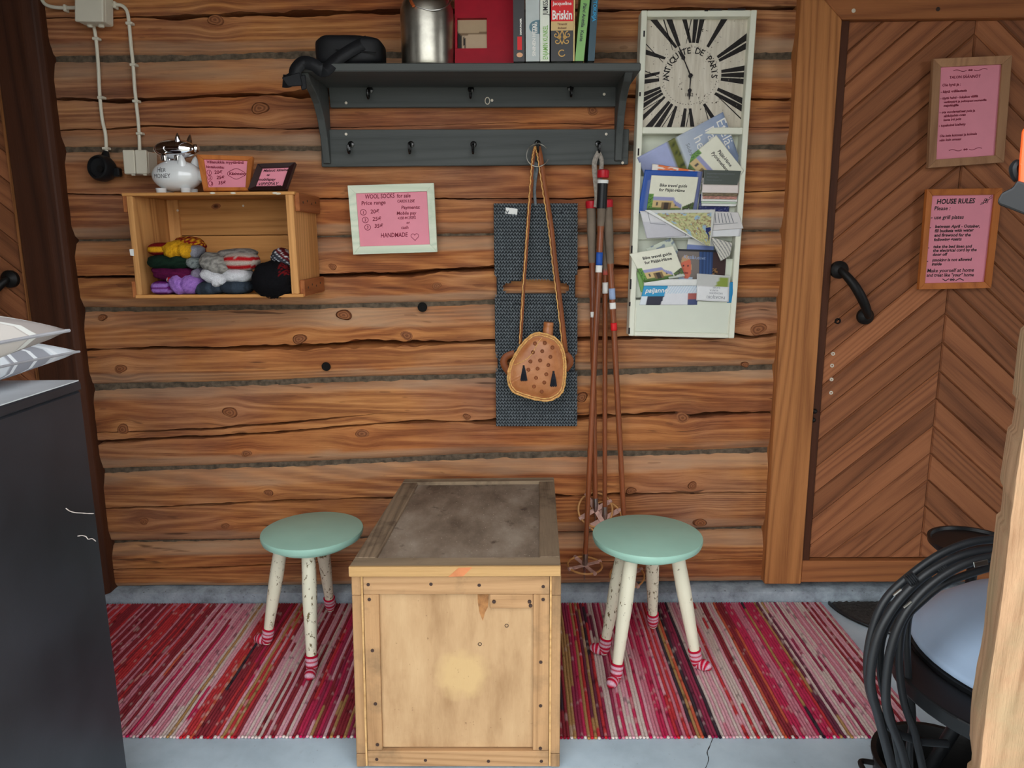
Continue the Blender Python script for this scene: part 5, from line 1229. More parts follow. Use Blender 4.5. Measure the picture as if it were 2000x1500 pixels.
ring = thing('wire_ring', 'open steel wire ring hung on the coat rack hook', 'ring', P(1050, 318, -.05))
c = P(1050, 303, -.062); g = G(); g.tube([c + Vector((.034 * math.cos(a), .004 * math.sin(a), .034 * math.sin(a))) for a in [math.radians(35 + 305 * i / 30) for i in range(31)]], .0018, 8); g.obj('wire', M['tin'], ring, smooth=True)

# ================================================================== LEATHER FLASK BAG
fb = thing('leather_bag', 'tan leather flask-shaped bag with black tassels', 'bag', P(1050, 782, -.08))
out = [(1049, 650), (1068, 653), (1086, 661), (1098, 677), (1104, 699), (1105, 724), (1103, 749), (1098, 766), (1086, 777), (1069, 783), (1044, 780), (1020, 773), (1002, 765), (993, 749), (992, 731), (997, 710), (1007, 690), (1019, 672), (1034, 657)]
cxp, cyp = 1049, 717
def bagpt(a, k, Y):
    i = a * len(sm) ; i0 = int(i) % len(sm); x, y = sm[i0].x, sm[i0].y
    return P(cxp + (x - cxp) * k, cyp + (y - cyp) * k, Y)
sm = smoothpts([(x, y, 0) for x, y in out], 4, closed=True); NB = len(sm)
YbB, YfB = -.055, -.118
lay = [(.82, YbB), (.97, YbB - .004), (1.0, YbB - .018), (1.0, YfB + .016), (.985, YfB + .006), (.945, YfB + .002), (.90, YfB + .004), (.84, YfB - .004), (.70, YfB - .010), (.45, YfB - .014), (.2, YfB - .015), (.02, YfB - .0155)]
g = G(); vs = [bagpt(i / NB, k, Y) for k, Y in lay for i in range(NB)]
g.add(vs, [(j * NB + i, j * NB + (i + 1) % NB, (j + 1) * NB + (i + 1) % NB, (j + 1) * NB + i) for j in range(len(lay) - 1) for i in range(NB)] + [tuple(range(NB)), tuple((len(lay) - 1) * NB + i for i in range(NB))]); body = g.obj('bag_body', M['leather'], fb, smooth=True, angle=180)
for k, Y, r in ((.995, YfB + .004, .0032), (.93, YfB - .001, .0022), (1.0, YbB - .008, .003)):
    g = G(); g.tube([bagpt(i / NB, k * (1 + .004 * math.sin(i * 1.9)), Y) for i in range(NB)], [r * (1 + .3 * math.sin(i * 2.1)) for i in range(NB)], 6, closed=True); g.obj('cord_edge', M['gold'], body, smooth=True)
for x, y in ((1064, 670), (1079, 679), (1059, 686), (1075, 697), (1036, 706), (1055, 704), (1071, 713), (1032, 722), (1050, 720), (1067, 731), (1047, 738), (1063, 747), (1043, 755), (1058, 765), (1045, 671), (1041, 688)):
    g = G(); g.lathe([(.0066, -.004), (.006, .0012), (.0045, .002), (.0035, .0008), (.0004, .0004)], P(x, y, YfB - .0165 + .007 * (((x - cxp) / 50) ** 2 + ((y - cyp) / 60) ** 2)), (0, -1, 0), 12); g.obj('stud', M['leather_dk'], body, smooth=True)
g = G(); g.tube(smoothpts([P(1003, 713, YfB - .005), P(1014, 709, YfB - .012), P(1026, 703, YfB - .014), P(1036, 694, YfB - .015), P(1043, 684, YfB - .014), P(1050, 671, YfB - .012), P(1059, 659, YfB - .004)], 5), .0013, 6); g.obj('thread', M['gold'], body, smooth=True)
for x, y in ((1023, 716), (1081, 727)):
    g = G(); a = P(x, y, YfB - .012); h = G()
    ts = fb
    g.tube([a + Vector((0, 0, .004)), a + Vector((0, -.002, -.004))], .0035, 8); tas = g.obj('tassel', M['tassel'], fb)
    for k in range(7):
        o_ = (k - 3) * .0022; g = G(); g.tube([a + Vector((o_ * .4, -.003, -.004)), a + Vector((o_ * .9, -.005, -.022)), a + Vector((o_ * 1.5, -.004, -.044 - .002 * (k % 2)))], [.0018, .002, .0017], 6); g.obj('tassel_strand', M['tassel'], tas)
na = P(1070, 650, -.085); g = G(); g.lathe([(.017, -.006), (.0165, .014), (.015, .018), (.016, .022), (.016, .032), (.0145, .034), (.002, .034)], na, (.08, 0, 1), 20); g.obj('neck', M['leather'], fb, smooth=True)
for pts in ([(1005, 690), (988, 697), (984, 711), (996, 730)], [(1103, 690), (1112, 700), (1113, 710), (1104, 722)]):
    g = G(); g.tube(smoothpts([P(x, y, -.075) for x, y in pts], 5), .011, 8, flat=.35); g.obj('strap_loop', M['leather_dk'], fb, smooth=True)
def ribbon(pts, w0, nm, mat, parent, tw=0, solid=.003):
    p = smoothpts(pts, 8); vs = []
    for i, c in enumerate(p):
        d = (p[min(i + 1, len(p) - 1)] - p[max(i - 1, 0)]).normalized(); s_ = d.cross(Vector((0, -1, 0))).normalized(); ang = tw * (i / (len(p) - 1))
        wv = (s_ * math.cos(ang) + Vector((0, -1, 0)) * math.sin(ang)) * w0; vs += [c + wv, c - wv]
    g = G(); g.add(vs, [(2 * i, 2 * i + 1, 2 * i + 3, 2 * i + 2) for i in range(len(p) - 1)]); return g.obj(nm, mat, parent, smooth=True, solid=solid)
sl = [P(1046, 286, -.066), P(1041, 310, -.066), P(1036, 370, -.062), P(1029, 470, -.07), P(1022, 570, -.082), P(1016, 672, -.082)]
sr = [P(1048, 286, -.066), P(1053, 310, -.066), P(1062, 370, -.064), P(1073, 440, -.07), P(1082, 520, -.08), P(1092, 600, -.085), P(1102, 690, -.085)]
st1 = ribbon(sl, .0055, 'strap', M['leather_dk'], fb); st2 = ribbon([p + Vector((.004, .003, 0)) for p in sr], .0085, 'strap', M['leather_dk'], fb)
for pts, par, dx in ((sl, st1, -.002), (sr, st2, -.004)):
    p = smoothpts(pts, 26); g = G(); g.tube([c + Vector((dx + .0010 * math.sin(i * 1.1), -.003 + .001 * math.cos(i * 1.1), 0)) for i, c in enumerate(p)], .0019, 5, col=None); g.obj('twisted_cord', M['gold'], par, smooth=True)

# ================================================================== SKI POLES
def ski_pole(label, top, bot, Yt, Yb, grip, knob, basket_y=None, tilt=.15, stick=None, black=False, bx=None, r0=.0105):
    a, b = P(*top, Yt), P(*bot, Yb); t = thing('ski_pole', label, 'ski pole', b, 'old bamboo ski poles leaning together on the wall')
    ax = (b - a).normalized(); L = (b - a).length
    at = lambda k: a + ax * (L * k)
    g = G(); pts, rs = [], []; nn = 60
    for i in range(nn + 1):
        k = grip + (.93 - grip) * i / nn; ph = (i % 8); pts.append(at(k)); rs.append((r0 - .0025 * k) * (1.12 if ph == 0 else (.97 if ph in (1, 7) else 1)))
    g.tube(pts, rs, 10); g.obj('shaft', M['bamboo'], t, smooth=True)
    g = G(); g.tube([at(0.012 if black else .0), at(grip * .5), at(grip)], [r0 * 1.45, r0 * 1.35, r0 * 1.05], 12); gp = g.obj('grip', M['grip'], t, smooth=True)
    g = G(); g.lathe([(r0 * 1.6, -.008), (r0 * 1.75, -.004), (r0 * 1.75, .013), (r0 * 1.4, .016), (.001, .017)], a, -ax, 16); g.obj('grip_cap', M['red'], t, smooth=True)
    if black:
        g = G(); g.tube([at(.018), at(.075)], [r0 * 1.5, r0 * 1.5], 14); g.obj('tape_band', M['plast_blk'], t, smooth=True)
        g = G(); g.tube([at(.011), at(.0185)], [r0 * 1.62, r0 * 1.6], 14); g.obj('tape_band', M['white'], t, smooth=True)
    g = G(); g.lathe([(.0095, 0), (.0095, .035), (.006, .05), (.004, .06), (.0032, .07), (.0006, .098)], at(.93), ax, 12); g.obj('ferrule', M['tin'], t, smooth=True)
    # basket ring of cane with leather cross straps
    c = at(.93) + ax * .042; R = .058
    n_ = (ax * math.cos(tilt) + Vector((0, -1, 0)) * -math.sin(tilt)).normalized(); u = n_.cross(Vector((0, 1, 0))).normalized(); v = n_.cross(u)
    g = G(); g.tube([c + u * (R * math.cos(x)) + v * (R * math.sin(x)) for x in [i * math.pi / 14 for i in range(28)]], .0034, 7, closed=True); bk_ = g.obj('basket_ring', M['cane'], t, smooth=True)
    for k in range(4):
        x = math.pi / 4 + k * math.pi / 2 + .3; e = c + u * (R * math.cos(x)) + v * (R * math.sin(x)); d = (e - c); sd = d.cross(n_).normalized() * .0085
        g = G(); g.box8([c - sd * .8 - n_ * .0012, c + sd * .8 - n_ * .0012, e + sd - n_ * .0012, e - sd - n_ * .0012, c - sd * .8 + n_ * .0014, c + sd * .8 + n_ * .0014, e + sd + n_ * .0014, e - sd + n_ * .0014]); g.obj('basket_strap', M['pinkstrap'], bk_, bevel=.0006)
        g = G(); g.tube([e - d.normalized() * .006, e + d.normalized() * .006], .0068, 8); g.obj('strap_wrap', M['pinkstrap'], bk_)
    for (k, ln, m, wd) in (stick or []):
        g = G(); rr = r0 * 1.06; uu = ax.cross(Vector((0, 1, 0))).normalized(); vv = Vector((0, -1, 0))
        g.grid(8, 4, lambda p, q_: at(k) + ax * (ln * q_) + (uu * math.sin((p - .5) * wd) + vv * math.cos((p - .5) * wd)) * rr); g.obj('sticker', INK[m], t, smooth=True, solid=.0003)
    return t, at
ski_pole('rearmost bamboo ski pole, leftmost red cap at the top', (1155, 402), (1163, 1012), -.042, -.040, .17, 0, tilt=1.05, stick=[(.32, .018, 'white', 1.6)])
ski_pole('bamboo ski pole hanging in the middle with white tag', (1182, 400), (1181, 1030), -.045, -.045, .2, 0, tilt=.95, stick=[(.175, .03, 'coral', 2.2), (.225, .035, 'white', 2.6)], r0=.0095)
ski_pole('rightmost bamboo ski pole with blue and red stickers', (1186, 400), (1226, 1150), -.066, -.06, .14, 0, tilt=.3, stick=[(.2, .035, 'lblue', 2.4), (.235, .02, 'white', 2.4), (.285, .025, 'red', 2.4)])
tA, atA = ski_pole('front bamboo ski pole with black taped grip and red cap', (1178, 342), (1141, 1131), -.088, -.09, .115, 0, tilt=.08, stick=[(.175, .04, 'blue', 2.6), (.205, .022, 'white', 2.6)], black=True)
ws_ = [P(1170, 296, -.068), P(1161, 318, -.07), P(1163, 350, -.075), P(1166, 385, -.078), P(1164, 405, -.076)]
ribbon([p + Vector((0, 0, 0)) for p in ws_], .0075, 'wrist_strap', M['strap'], tA)
ribbon([P(1168, 296, -.066), P(1175, 312, -.068), P(1174, 335, -.074), P(1172, 352, -.078)], .0065, 'wrist_strap', M['strap'], tA)

# ================================================================== TRUNK
ty = GZ(890, 1503).y
tb = GZ(697, 1503); tb2 = GZ(1093, 1503)
TF = Quad(P(686, 1124, ty), P(1096, 1124, ty), Vector((tb2.x, ty, .008)), Vector((tb.x, ty, .008)))
ht_ = TF.tl.z; lidz = ht_ + .028
bkl, bkr = GZ(790, 935, lidz), GZ(1082, 932, lidz)
tr_ = thing('wooden_trunk', 'weathered wooden storage trunk with plywood front used as a table', 'trunk', ((TF.bl + TF.br) / 2))
fl_, fr_ = P(681, 1106, ty - .012), P(1095, 1106, ty - .012); fl_.z = fr_.z = lidz
dpl, dpr = (bkl - fl_), (bkr - fr_)
def low(p, z): return Vector((p.x, p.y, z))
bl0, br0 = low(bkl, .008) - dpl * .015, low(bkr, .008) - dpr * .015
g = G(); b = .012
def ins(p, dx, dy): return p + Vector((dx, dy, 0))
g.box8([ins(TF.bl, b, .02), ins(TF.br, -b, .02), ins(br0, -b, -.01), ins(bl0, b, -.01)] + [low(p, ht_) for p in (ins(TF.bl, b, .02), ins(TF.br, -b, .02), ins(br0, -b, -.01), ins(bl0, b, -.01))]); g.obj('trunk_body', M['trunk_y'], tr_)
def tq(s0, s1, t0, t1, n0, n1, nm, mat, bev=.0015): g = G(); g.slab(TF, s0, s1, t0, t1, n0, n1); return g.obj(nm, M[mat], tr_, bevel=bev)
tq(.12, .90, .09, .90, -.02, -.012, 'front_panel', 'ply', 0)
tq(.055, .945, .905, .995, -.02, 0, 'top_rail', 'trunk'); tq(.055, .945, 0, .085, -.02, 0, 'bottom_rail', 'trunk')
tq(.055, .128, .087, .903, -.02, -.001, 'stile', 'trunk_z'); tq(.868, .945, .087, .903, -.02, -.001, 'stile', 'trunk_z')
tq(.66, .867, .832, .903, -.02, -.003, 'repair_block', 'trunk')
for a, b_ in ((0, .044), (.956, 1.0)):
    tq(a, b_, .0, .07, -.03, .001, 'corner_post', 'trunk_z'); tq(a, b_, .072, .90, -.03, .0, 'corner_post', 'trunk_z'); tq(a, b_, .902, .998, -.03, .001, 'corner_post', 'trunk_z')
tq(.044, .053, .0, .998, -.02, -.002, 'edge_strip', 'trunk_edge', 0); tq(.947, .956, .0, .998, -.02, -.002, 'edge_strip', 'trunk_edge', 0)
g = G(); g.prism([(.60, .902), (.655, .902), (.65, .83), (.635, .80), (.625, .76), (.61, .80), (.602, .85)], lambda s, t, n: TF.p(s, t, n), -.012, -.0112); g.obj('splintered_patch', plain('torn_wood', S(140, 96, 56), .8, var=.4, scale=60), tr_)
LQ = Quad(bkl, bkr, fr_, fl_)
g = G(); g.slab(LQ, .03, .97, .03, .97, -.02, -.009); g.obj('lid_panel', M['lidply'], tr_)
for a, m, nm in (((0, 1, .0, .075), 'trunk_lx', 'lid_batten'), ((0, 1, .94, 1.0), 'trunk_lx', 'lid_batten'), ((0, .105, .076, .939), 'trunk_y', 'lid_batten'), ((.90, 1, .076, .939), 'trunk_y', 'lid_batten')):
    g = G(); g.slab(LQ, *a, -.024, 0); g.obj(nm, M[m], tr_, bevel=.0025)
FE = Quad(fl_, fr_, fr_ - Vector((0, 0, .024)), fl_ - Vector((0, 0, .024)))
g = G(); g.slab(FE, 0, 1, 0, 1, -.004, .004); g.obj('lid_edge', M['trunk_edge'], tr_, bevel=.001)
g = G(); g.prism([(.47, .0), (.52, .9), (.585, .95), (.54, .05)], lambda s, t, n: FE.p(s, t, n), .0041, .0046); g.obj('bark_stain', plain('reddish_stain', S(186, 116, 74), .8, var=.3), tr_)
for s, t in ((.08, .955), (.38, .957), (.61, .952), (.915, .945), (.083, .90 - .02), (.092, .62), (.10, .34), (.105, .12), (.915, .88), (.905, .56), (.905, .33), (.905, .10), (.68, .868), (.85, .868), (.855, .848), (.10, .04), (.34, .035), (.65, .03), (.91, .03)):
    g = G(); g.lathe([(.0042, -.003), (.0042, .0006), (.0004, .0009)], TF.p(s, t, 0), TF.N, 8); g.obj('nail', M['nail'], tr_)
for s, t in ((.61, .64), (.74, .735)):
    g = G(); g.tube([TF.p(s + .0085 * math.cos(a), t + .008 * math.sin(a), -.0112) for a in [i * math.pi / 6 for i in range(12)]], .0008, 5, closed=True); g.obj('screw_ring', M['nail'], tr_)

# ================================================================== STOOLS AND THEIR SOCKS
SOCK_A, SOCK_B = S(206, 22, 58), S(232, 190, 206)
def stool(label, seat, zs, R, feet, side_word, spd, tops):
    c = GZ(*seat, zs); t = thing('stool', label, 'stool', (c.x, c.y, 0), 'mint topped stools with sock feet')
    g = G(); g.lathe([(.001, -.024), (R * .93, -.024), (R * .975, -.021), (R * .995, -.013), (R, -.006), (R * .993, -.0015), (R * .97, .0), (.001, .0008)], c, seg=56); g.obj('seat', M['green'], t, smooth=True)
    g = G(); g.lathe([(R * .80, -.012), (R * .82, -.008), (R * .82, 0), (R * .8, .002)], c - Vector((0, 0, .026)), seg=40); g.obj('seat_ring', M['green'], t, smooth=True)
    for k, (f, lab) in enumerate(zip(feet, spd)):
        b = GZ(*f) if len(f) == 2 else Vector((f[0], f[1], 0)); b = Vector((b.x, b.y, .012))
        d = Vector((b.x - c.x, b.y - c.y, 0)); top = Vector((c.x, c.y, zs - .03)) + d * tops
        ax = (b - top); n = 14
        g = G(); g.tube([top + ax * (i / n) for i in range(n + 1)], [lerp(.0195, .0215, i / 5) if i < 5 else lerp(.0215, .0125, ((i - 5) / (n - 5)) ** 1.2) for i in range(n + 1)], 16); g.obj('leg', M['leg'], t, smooth=True)
        # little knitted sock pulled over the leg tip, toe pointing outwards
        an = -ax.normalized(); toe = d.normalized() if k != 99 else d
        toe = (toe + Vector((0, -.5 if toe.y < 0 else .1, 0))).normalized()
        p = smoothpts([b + an * .052, b + an * .034, b + an * .014, b + Vector((toe.x * .010, toe.y * .010, .003)), b + Vector((toe.x * .026, toe.y * .026, .001)), b + Vector((toe.x * .036, toe.y * .036, .001))], 5)
        m = len(p); rs = [.0172] * m
        for i in range(m):
            q = i / (m - 1); rs[i] = .0170 + .0015 * math.sin(q * 9) if q < .75 else .0165 * math.sqrt(max(.05, 1 - ((q - .75) / .27) ** 2))
            p[i].z = max(p[i].z, rs[i] * .86 + .0075)
        so = thing('knitted_sock', 'pink and white striped miniature sock on the %s leg of the %s stool' % (lab, side_word), 'sock', (b.x, b.y, .006), 'striped socks on stool legs')
        g = G(); g.tube(p, rs, 16, col=lambda q: SOCK_A if (q < .07 or q > .93 or .50 < q < .56) else (SOCK_B if int(q * 15) % 2 else SOCK_A)); 
        g.obj('sock_body', M['knit'], so, smooth=True, angle=180)
        g = G(); g.tube([b + an * .052 + (an.cross(Vector((0, 1, 0))).normalized() * math.cos(a) + an.cross(an.cross(Vector((0, 1, 0))).normalized()) * math.sin(a)) * .0168 for a in [i * math.pi / 8 for i in range(16)]], .0028, 6, closed=True, col=SOCK_A); g.obj('sock_cuff', M['knit'], so, smooth=True)
    return t
stool('mint green round stool with cream legs right of the trunk', (1264, 1043), .412, .158, ((1178, 1282), (1201, 1338), (1275, 1229), (1362, 1308)), 'right', ('left', 'front', 'rear', 'right'), .52)
cL = GZ(610, 1034, .405)
stool('mint green round stool with scuffed legs left of the trunk', (610, 1034), .405, .150, ((521, 1262), (610, 1322), (646, 1196), (cL.x + .10, cL.y + .06)), 'left', ('left', 'front', 'rear', 'right'), .55)

# ================================================================== RUG
rx0, rx1 = -1.78, GZ(1600, 1169).x
ryb, ryf = GZ(1000, 1180).y, GZ(1000, 1441).y
PIT = .0088; NR = int((rx1 - rx0) / PIT)
PK, HP, CR_, RD, WH, PUR_, ORG, DK, TAN, LP, MG = S(216, 130, 148), S(206, 24, 84), S(150, 22, 44), S(206, 40, 50), S(226, 204, 196), S(112, 28, 62), S(214, 92, 60), S(44, 26, 44), S(186, 140, 84), S(232, 172, 184), S(160, 32, 76)
def band(px):                                          # colours of the weave along the runner, by position on its front edge
    B = [(-400, [CR_, PK, RD]), (205, [RD, PK, ORG, LP, CR_]), (235, [LP, PK, HP, CR_, LP]), (300, [PK, LP, WH, MG, TAN]), (338, [HP, LP, HP]), (352, [RD, RD, ORG, RD]), (378, [CR_, PUR_, CR_, DK, MG]), (400, [MG, HP, CR_, RD]), (425, [RD, TAN, ORG, LP, TAN]), (460, [LP, WH, CR_, LP, WH]), (530, [LP, HP, WH, CR_]), (575, [HP, MG, HP, RD]), (600, [MG, CR_, LP, HP, TAN]), (640, [CR_, TAN, CR_, MG, CR_]), (700, [CR_, MG, TAN, CR_]),
         (1090, [CR_, PUR_, DK, TAN]), (1110, [MG, DK, TAN, CR_, HP]), (1150, [TAN, PUR_, LP, DK, RD]), (1185, [LP, MG, WH, PUR_]), (1215, [PK, LP, HP, WH]), (1275, [HP, LP, PK, LP]), (1320, [LP, MG, PK, RD]), (1355, [TAN, DK, ORG, CR_]), (1385, [PUR_, MG, LP, DK]), (1410, [LP, WH, PK, LP]), (1450, [LP, WH, RD, LP, WH]), (1500, [ORG, LP, LP, WH, CR_]), (1560, [PK, LP, PK, HP]), (1600, [HP, RD, DK, TAN, HP]), (1640, [DK, TAN, LP, PUR_, WH]), (1665, [LP, WH, PK, MG, WH]), (1720, [LP, WH, CR_, LP, PK, WH])]
    cur = B[0][1]
    for x, c in B:
        if px >= x: cur = c
    return cur
rg = thing('rag_rug', 'pink, red and white striped rag rug across the floor', 'rug', ((rx0 + rx1) / 2, (ryb + ryf) / 2, 0))
g = G(); NY = 70; vs, cs_ = [], []; K = 4
ribcol = []
def px_front(x):                                       # frame position of the front edge point, used only to order the colour bands
    v = Vector((x, ryf, 0)) - CAM; return 1000 - F * (v.x * Xc.x + v.y * Yc.x + v.z * Zc.x) / (v.x * Xc.z + v.y * Yc.z + v.z * Zc.z)
for r_ in range(NR):
    x = rx0 + (r_ + .5) * PIT; bd = band(px_front(x)); a, b = random.choice(bd), random.choice(bd)
    sw = sorted(random.random() for _ in range(2)); ribcol.append((a, b if random.random() < .55 else a, sw, random.random() * 40))
for r_ in range(NR):
    x0_ = rx0 + r_ * PIT; a, b, sw, sd = ribcol[r_]
    wob = .0025
    for k in range(K + 1):
        u = k / K
        for j in range(NY + 1):
            v = j / NY; e = .004 * noise.noise((r_ * .9, 3, 1)); y = lerp(ryf + e + .010 * noise.noise((x0_ * 2.2, 0, 7)), ryb + .006 * noise.noise((x0_ * 3, 4, 2)), v)
            h = math.sin(math.pi * u) ** .6 if 0 < u < 1 else 0
            z = .0012 + .0052 * h * (.72 + .28 * abs(math.sin(v * 48 * 1.0 + r_ * 1.57))) + .002 * max(0, noise.noise((x0_ * 4, v * 3, 0)))
            vs.append(Vector((x0_ + u * PIT + wob * noise.noise((x0_ * 3, v * 5, 5)), y, z)))
            c = a if not (sw[0] < v < sw[1]) else b
            c = tuple(lerp(p, q, .05) for p, q in zip(c, WH))
            nz = noise.noise((v * 26 + sd, r_ * 3.1, 0))
            if nz > .42: c = tuple(lerp(p, q, .38) for p, q in zip(c, WH))
            elif nz < -.52: c = tuple(p * .5 for p in c)
            cs_.append(c)
fs = []; W1 = NY + 1
for r_ in range(NR):
    for k in range(K):
        for j in range(NY):
            i0 = (r_ * (K + 1) + k) * W1 + j; fs.append((i0, i0 + W1, i0 + W1 + 1, i0 + 1))
g.add(vs, fs, cs_); g.obj('weave', M['rug'], rg, smooth=True, angle=180)['kind'] = 'stuff'
g = G()
for r_ in range(0, NR):
    x = rx0 + (r_ + .5) * PIT; c = ribcol[r_][0] if r_ % 4 else WH
    y = ryf + .010 * noise.noise((x * 2.2, 0, 7)) - .003 * random.random(); g.ell((x, y, .0042), (PIT * .5, .006, .0036), 6, 4, col=c)
g.obj('selvedge', M['rug'], rg, smooth=True, angle=180)['kind'] = 'stuff'

# ---- half round door mat behind the grill
mc = GZ(1790, 1172); mc = Vector((GZ(1607, 1169).x + .33, -.035, 0)); mt = thing('door_mat', 'dark half-round rubber door mat in front of the right door', 'mat', mc)
g = G()
def matfn(u, v):
    a = math.pi + math.pi * u; r = .33 * v; p = Vector((mc.x + r * math.cos(a), mc.y + r * math.sin(a) * .82, 0)); 
    p.z = .002 + (.0075 + .004 * noise.noise((p.x * 120, p.y * 120, 0)) + .003 * noise.noise((p.x * 260, p.y * 260, 3)) if v < .94 else .008 * (1 - v) / .06 * .6); return p
g.grid(150, 70, matfn); g.obj('mat_pile', M['mat'], mt, smooth=True, angle=180)
g = G(); g.tube([matfn(i / 60, .985) + Vector((0, 0, .004)) for i in range(61)], .0045, 6); g.obj('mat_rim', M['rubber'], mt, smooth=True)

# ================================================================== BLACK CABINET WITH CUSHIONS (left foreground)
FZ = .985
fa = GZ(155, 742, FZ); fx1, fy1 = fa.x, fa.y
cb = thing('black_cabinet', 'tall matt black cabinet at the left edge', 'cabinet', (fx1 - .3, fy1 - .3, 0))
g = G(); g.box(fx1 - .60, fx1, fy1 - .62, fy1, .02, FZ - .022); g.obj('carcass', M['cabinet'], cb, bevel=.003)
g = G(); g.box(fx1 - .60, fx1 + .002, fy1 - .63, fy1 + .002, FZ - .021, FZ - .002); g.obj('top_panel', M['cabinet'], cb, bevel=.003)
g = G(); g.box(fx1 - .598, fx1 - .001, fy1 - .628, fy1 - .001, FZ - .002, FZ); g.obj('top_sheet', plain('pale_worktop', S(206, 211, 216), .35, var=.1, spec=.5), cb)
for dx in (-.56, -.04):
    for dy in (-.58, -.04):
        g = G(); g.lathe([(.018, 0), (.02, .004), (.02, .021)], (fx1 + dx, fy1 + dy, 0), seg=14); g.obj('foot', M['plast_blk'], cb)
g = G(); g.box(fx1 - .59, fx1 - .01, fy1 - .641, fy1 - .622, .04, FZ - .03); dr = g.obj('door_panel', M['cabinet'], cb, bevel=.003)
g = G(); g.tube([(fx1 - .55, fy1 - .665, .5), (fx1 - .55, fy1 - .665, .8)], .006, 8); g.obj('door_handle', M['tin'], dr)
def Pcab(x, y, off=.003):                               # a point on the cabinet's right side
    d = ray(x, y); return CAM + d * ((fx1 + off - CAM.x) / d.x)
for pts in ([(129, 993), (136, 998), (146, 1001), (160, 1002), (172, 1003), (183, 1003)], [(152, 1047), (160, 1046), (168, 1048), (172, 1053), (180, 1052), (187, 1057)]):
    g = G(); q = smoothpts([Pcab(x, y) for x, y in pts], 4); g.tube(q, [.0008 + .0008 * abs(noise.noise((i * .8, 0, 0))) for i in range(len(q))], 6); g.obj('loose_thread', M['thread'], cb, smooth=True)
def cushion(label, c, sx, sy, hz, rot, mat, pm, tip=1):
    t = thing('cushion', label, 'cushion', c, 'striped cushions on the black cabinet'); R = Matrix.Rotation(rot, 4, 'Z'); c = Vector(c)
    def edge(u, v): 
        x, y = 2 * u - 1, 2 * v - 1; px_ = x * (1 - .10 * (1 - y * y) * abs(x) ** 2) ; py_ = y * (1 - .10 * (1 - x * x) * abs(y) ** 2)
        return px_, py_, ((1 - x * x) * (1 - y * y)) ** .42
    for s_, nm in ((1, 'cushion_top'), (-1, 'cushion_underside')):
        def fn(u, v):
            x, y, h = edge(u, v); z = hz * .5 + s_ * hz * .5 * h * (1 if s_ > 0 else .93) + .006 * noise.noise((x * 2, y * 2, s_)) * h
            return c + R @ Vector((x * sx, y * sy, max(.001, z)))
        g = G(); g.grid(36, 36, fn); g.obj(nm, mat, t, smooth=True, angle=180)
    g = G(); loop = [(i / 20, 0) for i in range(20)] + [(1, i / 20) for i in range(20)] + [(1 - i / 20, 1) for i in range(20)] + [(0, 1 - i / 20) for i in range(20)]
    g.tube([c + R @ Vector((edge(*p)[0] * sx, edge(*p)[1] * sy, hz * .5)) for p in loop], .0026, 6, closed=True); g.obj('piping', pm, t, smooth=True)
pw = plain('cushion_piping', S(150, 150, 154), .9)
tipB = GZ(155, 690, FZ + .045); tipA = GZ(136, 656, FZ + .13)
def place(tip, sx, sy, rot): 
    v = Matrix.Rotation(rot, 3, 'Z') @ Vector((sx, sy, 0)); return tip - v
rB, rA = math.radians(-4), math.radians(3)
cB = place(tipB, .20, .20, rB); cA = place(tipA, .20, .20, rA)
cushion('white and grey striped cushion lying on the cabinet top', (cB.x, cB.y, FZ + .001), .20, .20, .095, rB, M['pil_b'], pw)
cushion('grey striped cushion lying on top of the white one', (cA.x, cA.y, FZ + .088), .20, .20, .10, rA, M['pil_a'], pw)

# ================================================================== GRILL, CABLE, POT (right foreground)
gz = .45; gc = Vector((1.048, -1.09, 0)); GR = .26
gr = thing('grill', 'electric grill with blue-grey domed lid on a black stand', 'grill', gc)
g = G(); g.lathe([(GR, 0), (GR * 1.005, .006), (GR * .985, .014), (GR * .93, .020), (GR * .90, .032), (GR * .72, .070), (GR * .45, .104), (GR * .2, .120), (.002, .123)], gc + Vector((0, 0, gz)), seg=64); g.obj('lid', M['grey_lid'], gr, smooth=True, angle=60)
g = G(); g.lathe([(.02, 0), (.018, .02), (.03, .03), (.028, .045), (.002, .048)], gc + Vector((0, 0, gz + .121)), seg=20); g.obj('lid_knob', M['plast_blk'], gr, smooth=True)
g = G(); g.lathe([(GR * .55, -.17), (GR * .75, -.14), (GR * .92, -.07), (GR * 1.0, -.03), (GR * 1.02, -.004), (GR * .98, -.001), (GR * .9, -.004)], gc + Vector((0, 0, gz)), seg=56); g.obj('bowl', M['plast_blk'], gr, smooth=True)
for a0 in (215, 35):
    g = G(); N = 22; poly = []
    ap = [math.radians(a0 - 52 + 104 * i / N) for i in range(N + 1)]
    outer = [(gc.x + math.cos(a) * (GR + .012 + .075 * math.cos((i / N - .5) * math.pi) ** .55), gc.y + math.sin(a) * (GR + .012 + .075 * math.cos((i / N - .5) * math.pi) ** .55)) for i, a in enumerate(ap)]
    inner = [(gc.x + math.cos(a) * (GR + .004), gc.y + math.sin(a) * (GR + .004)) for a in reversed(ap)]
    g.prism(outer + inner, lambda x, y, n: Vector((x, y, n)), gz - .042, gz - .012); g.obj('side_handle', M['plast_blk'], gr, bevel=.006, bseg=2)
for k in range(3):
    a = math.radians(20 + k * 120); g = G(); g.tube([gc + Vector((math.cos(a) * GR * .5, math.sin(a) * GR * .5, gz - .15)), gc + Vector((math.cos(a) * GR * .85, math.sin(a) * GR * .85, 0.012))], .014, 10); g.obj('leg', M['plast_blk'], gr, smooth=True)
g = G(); g.lathe([(.07, -.13), (.10, -.125), (.085, -.02), (.09, .0)], gc + Vector((0, 0, gz - .15)), seg=28); g.obj('drip_cup', M['plast_blk'], gr, smooth=True)
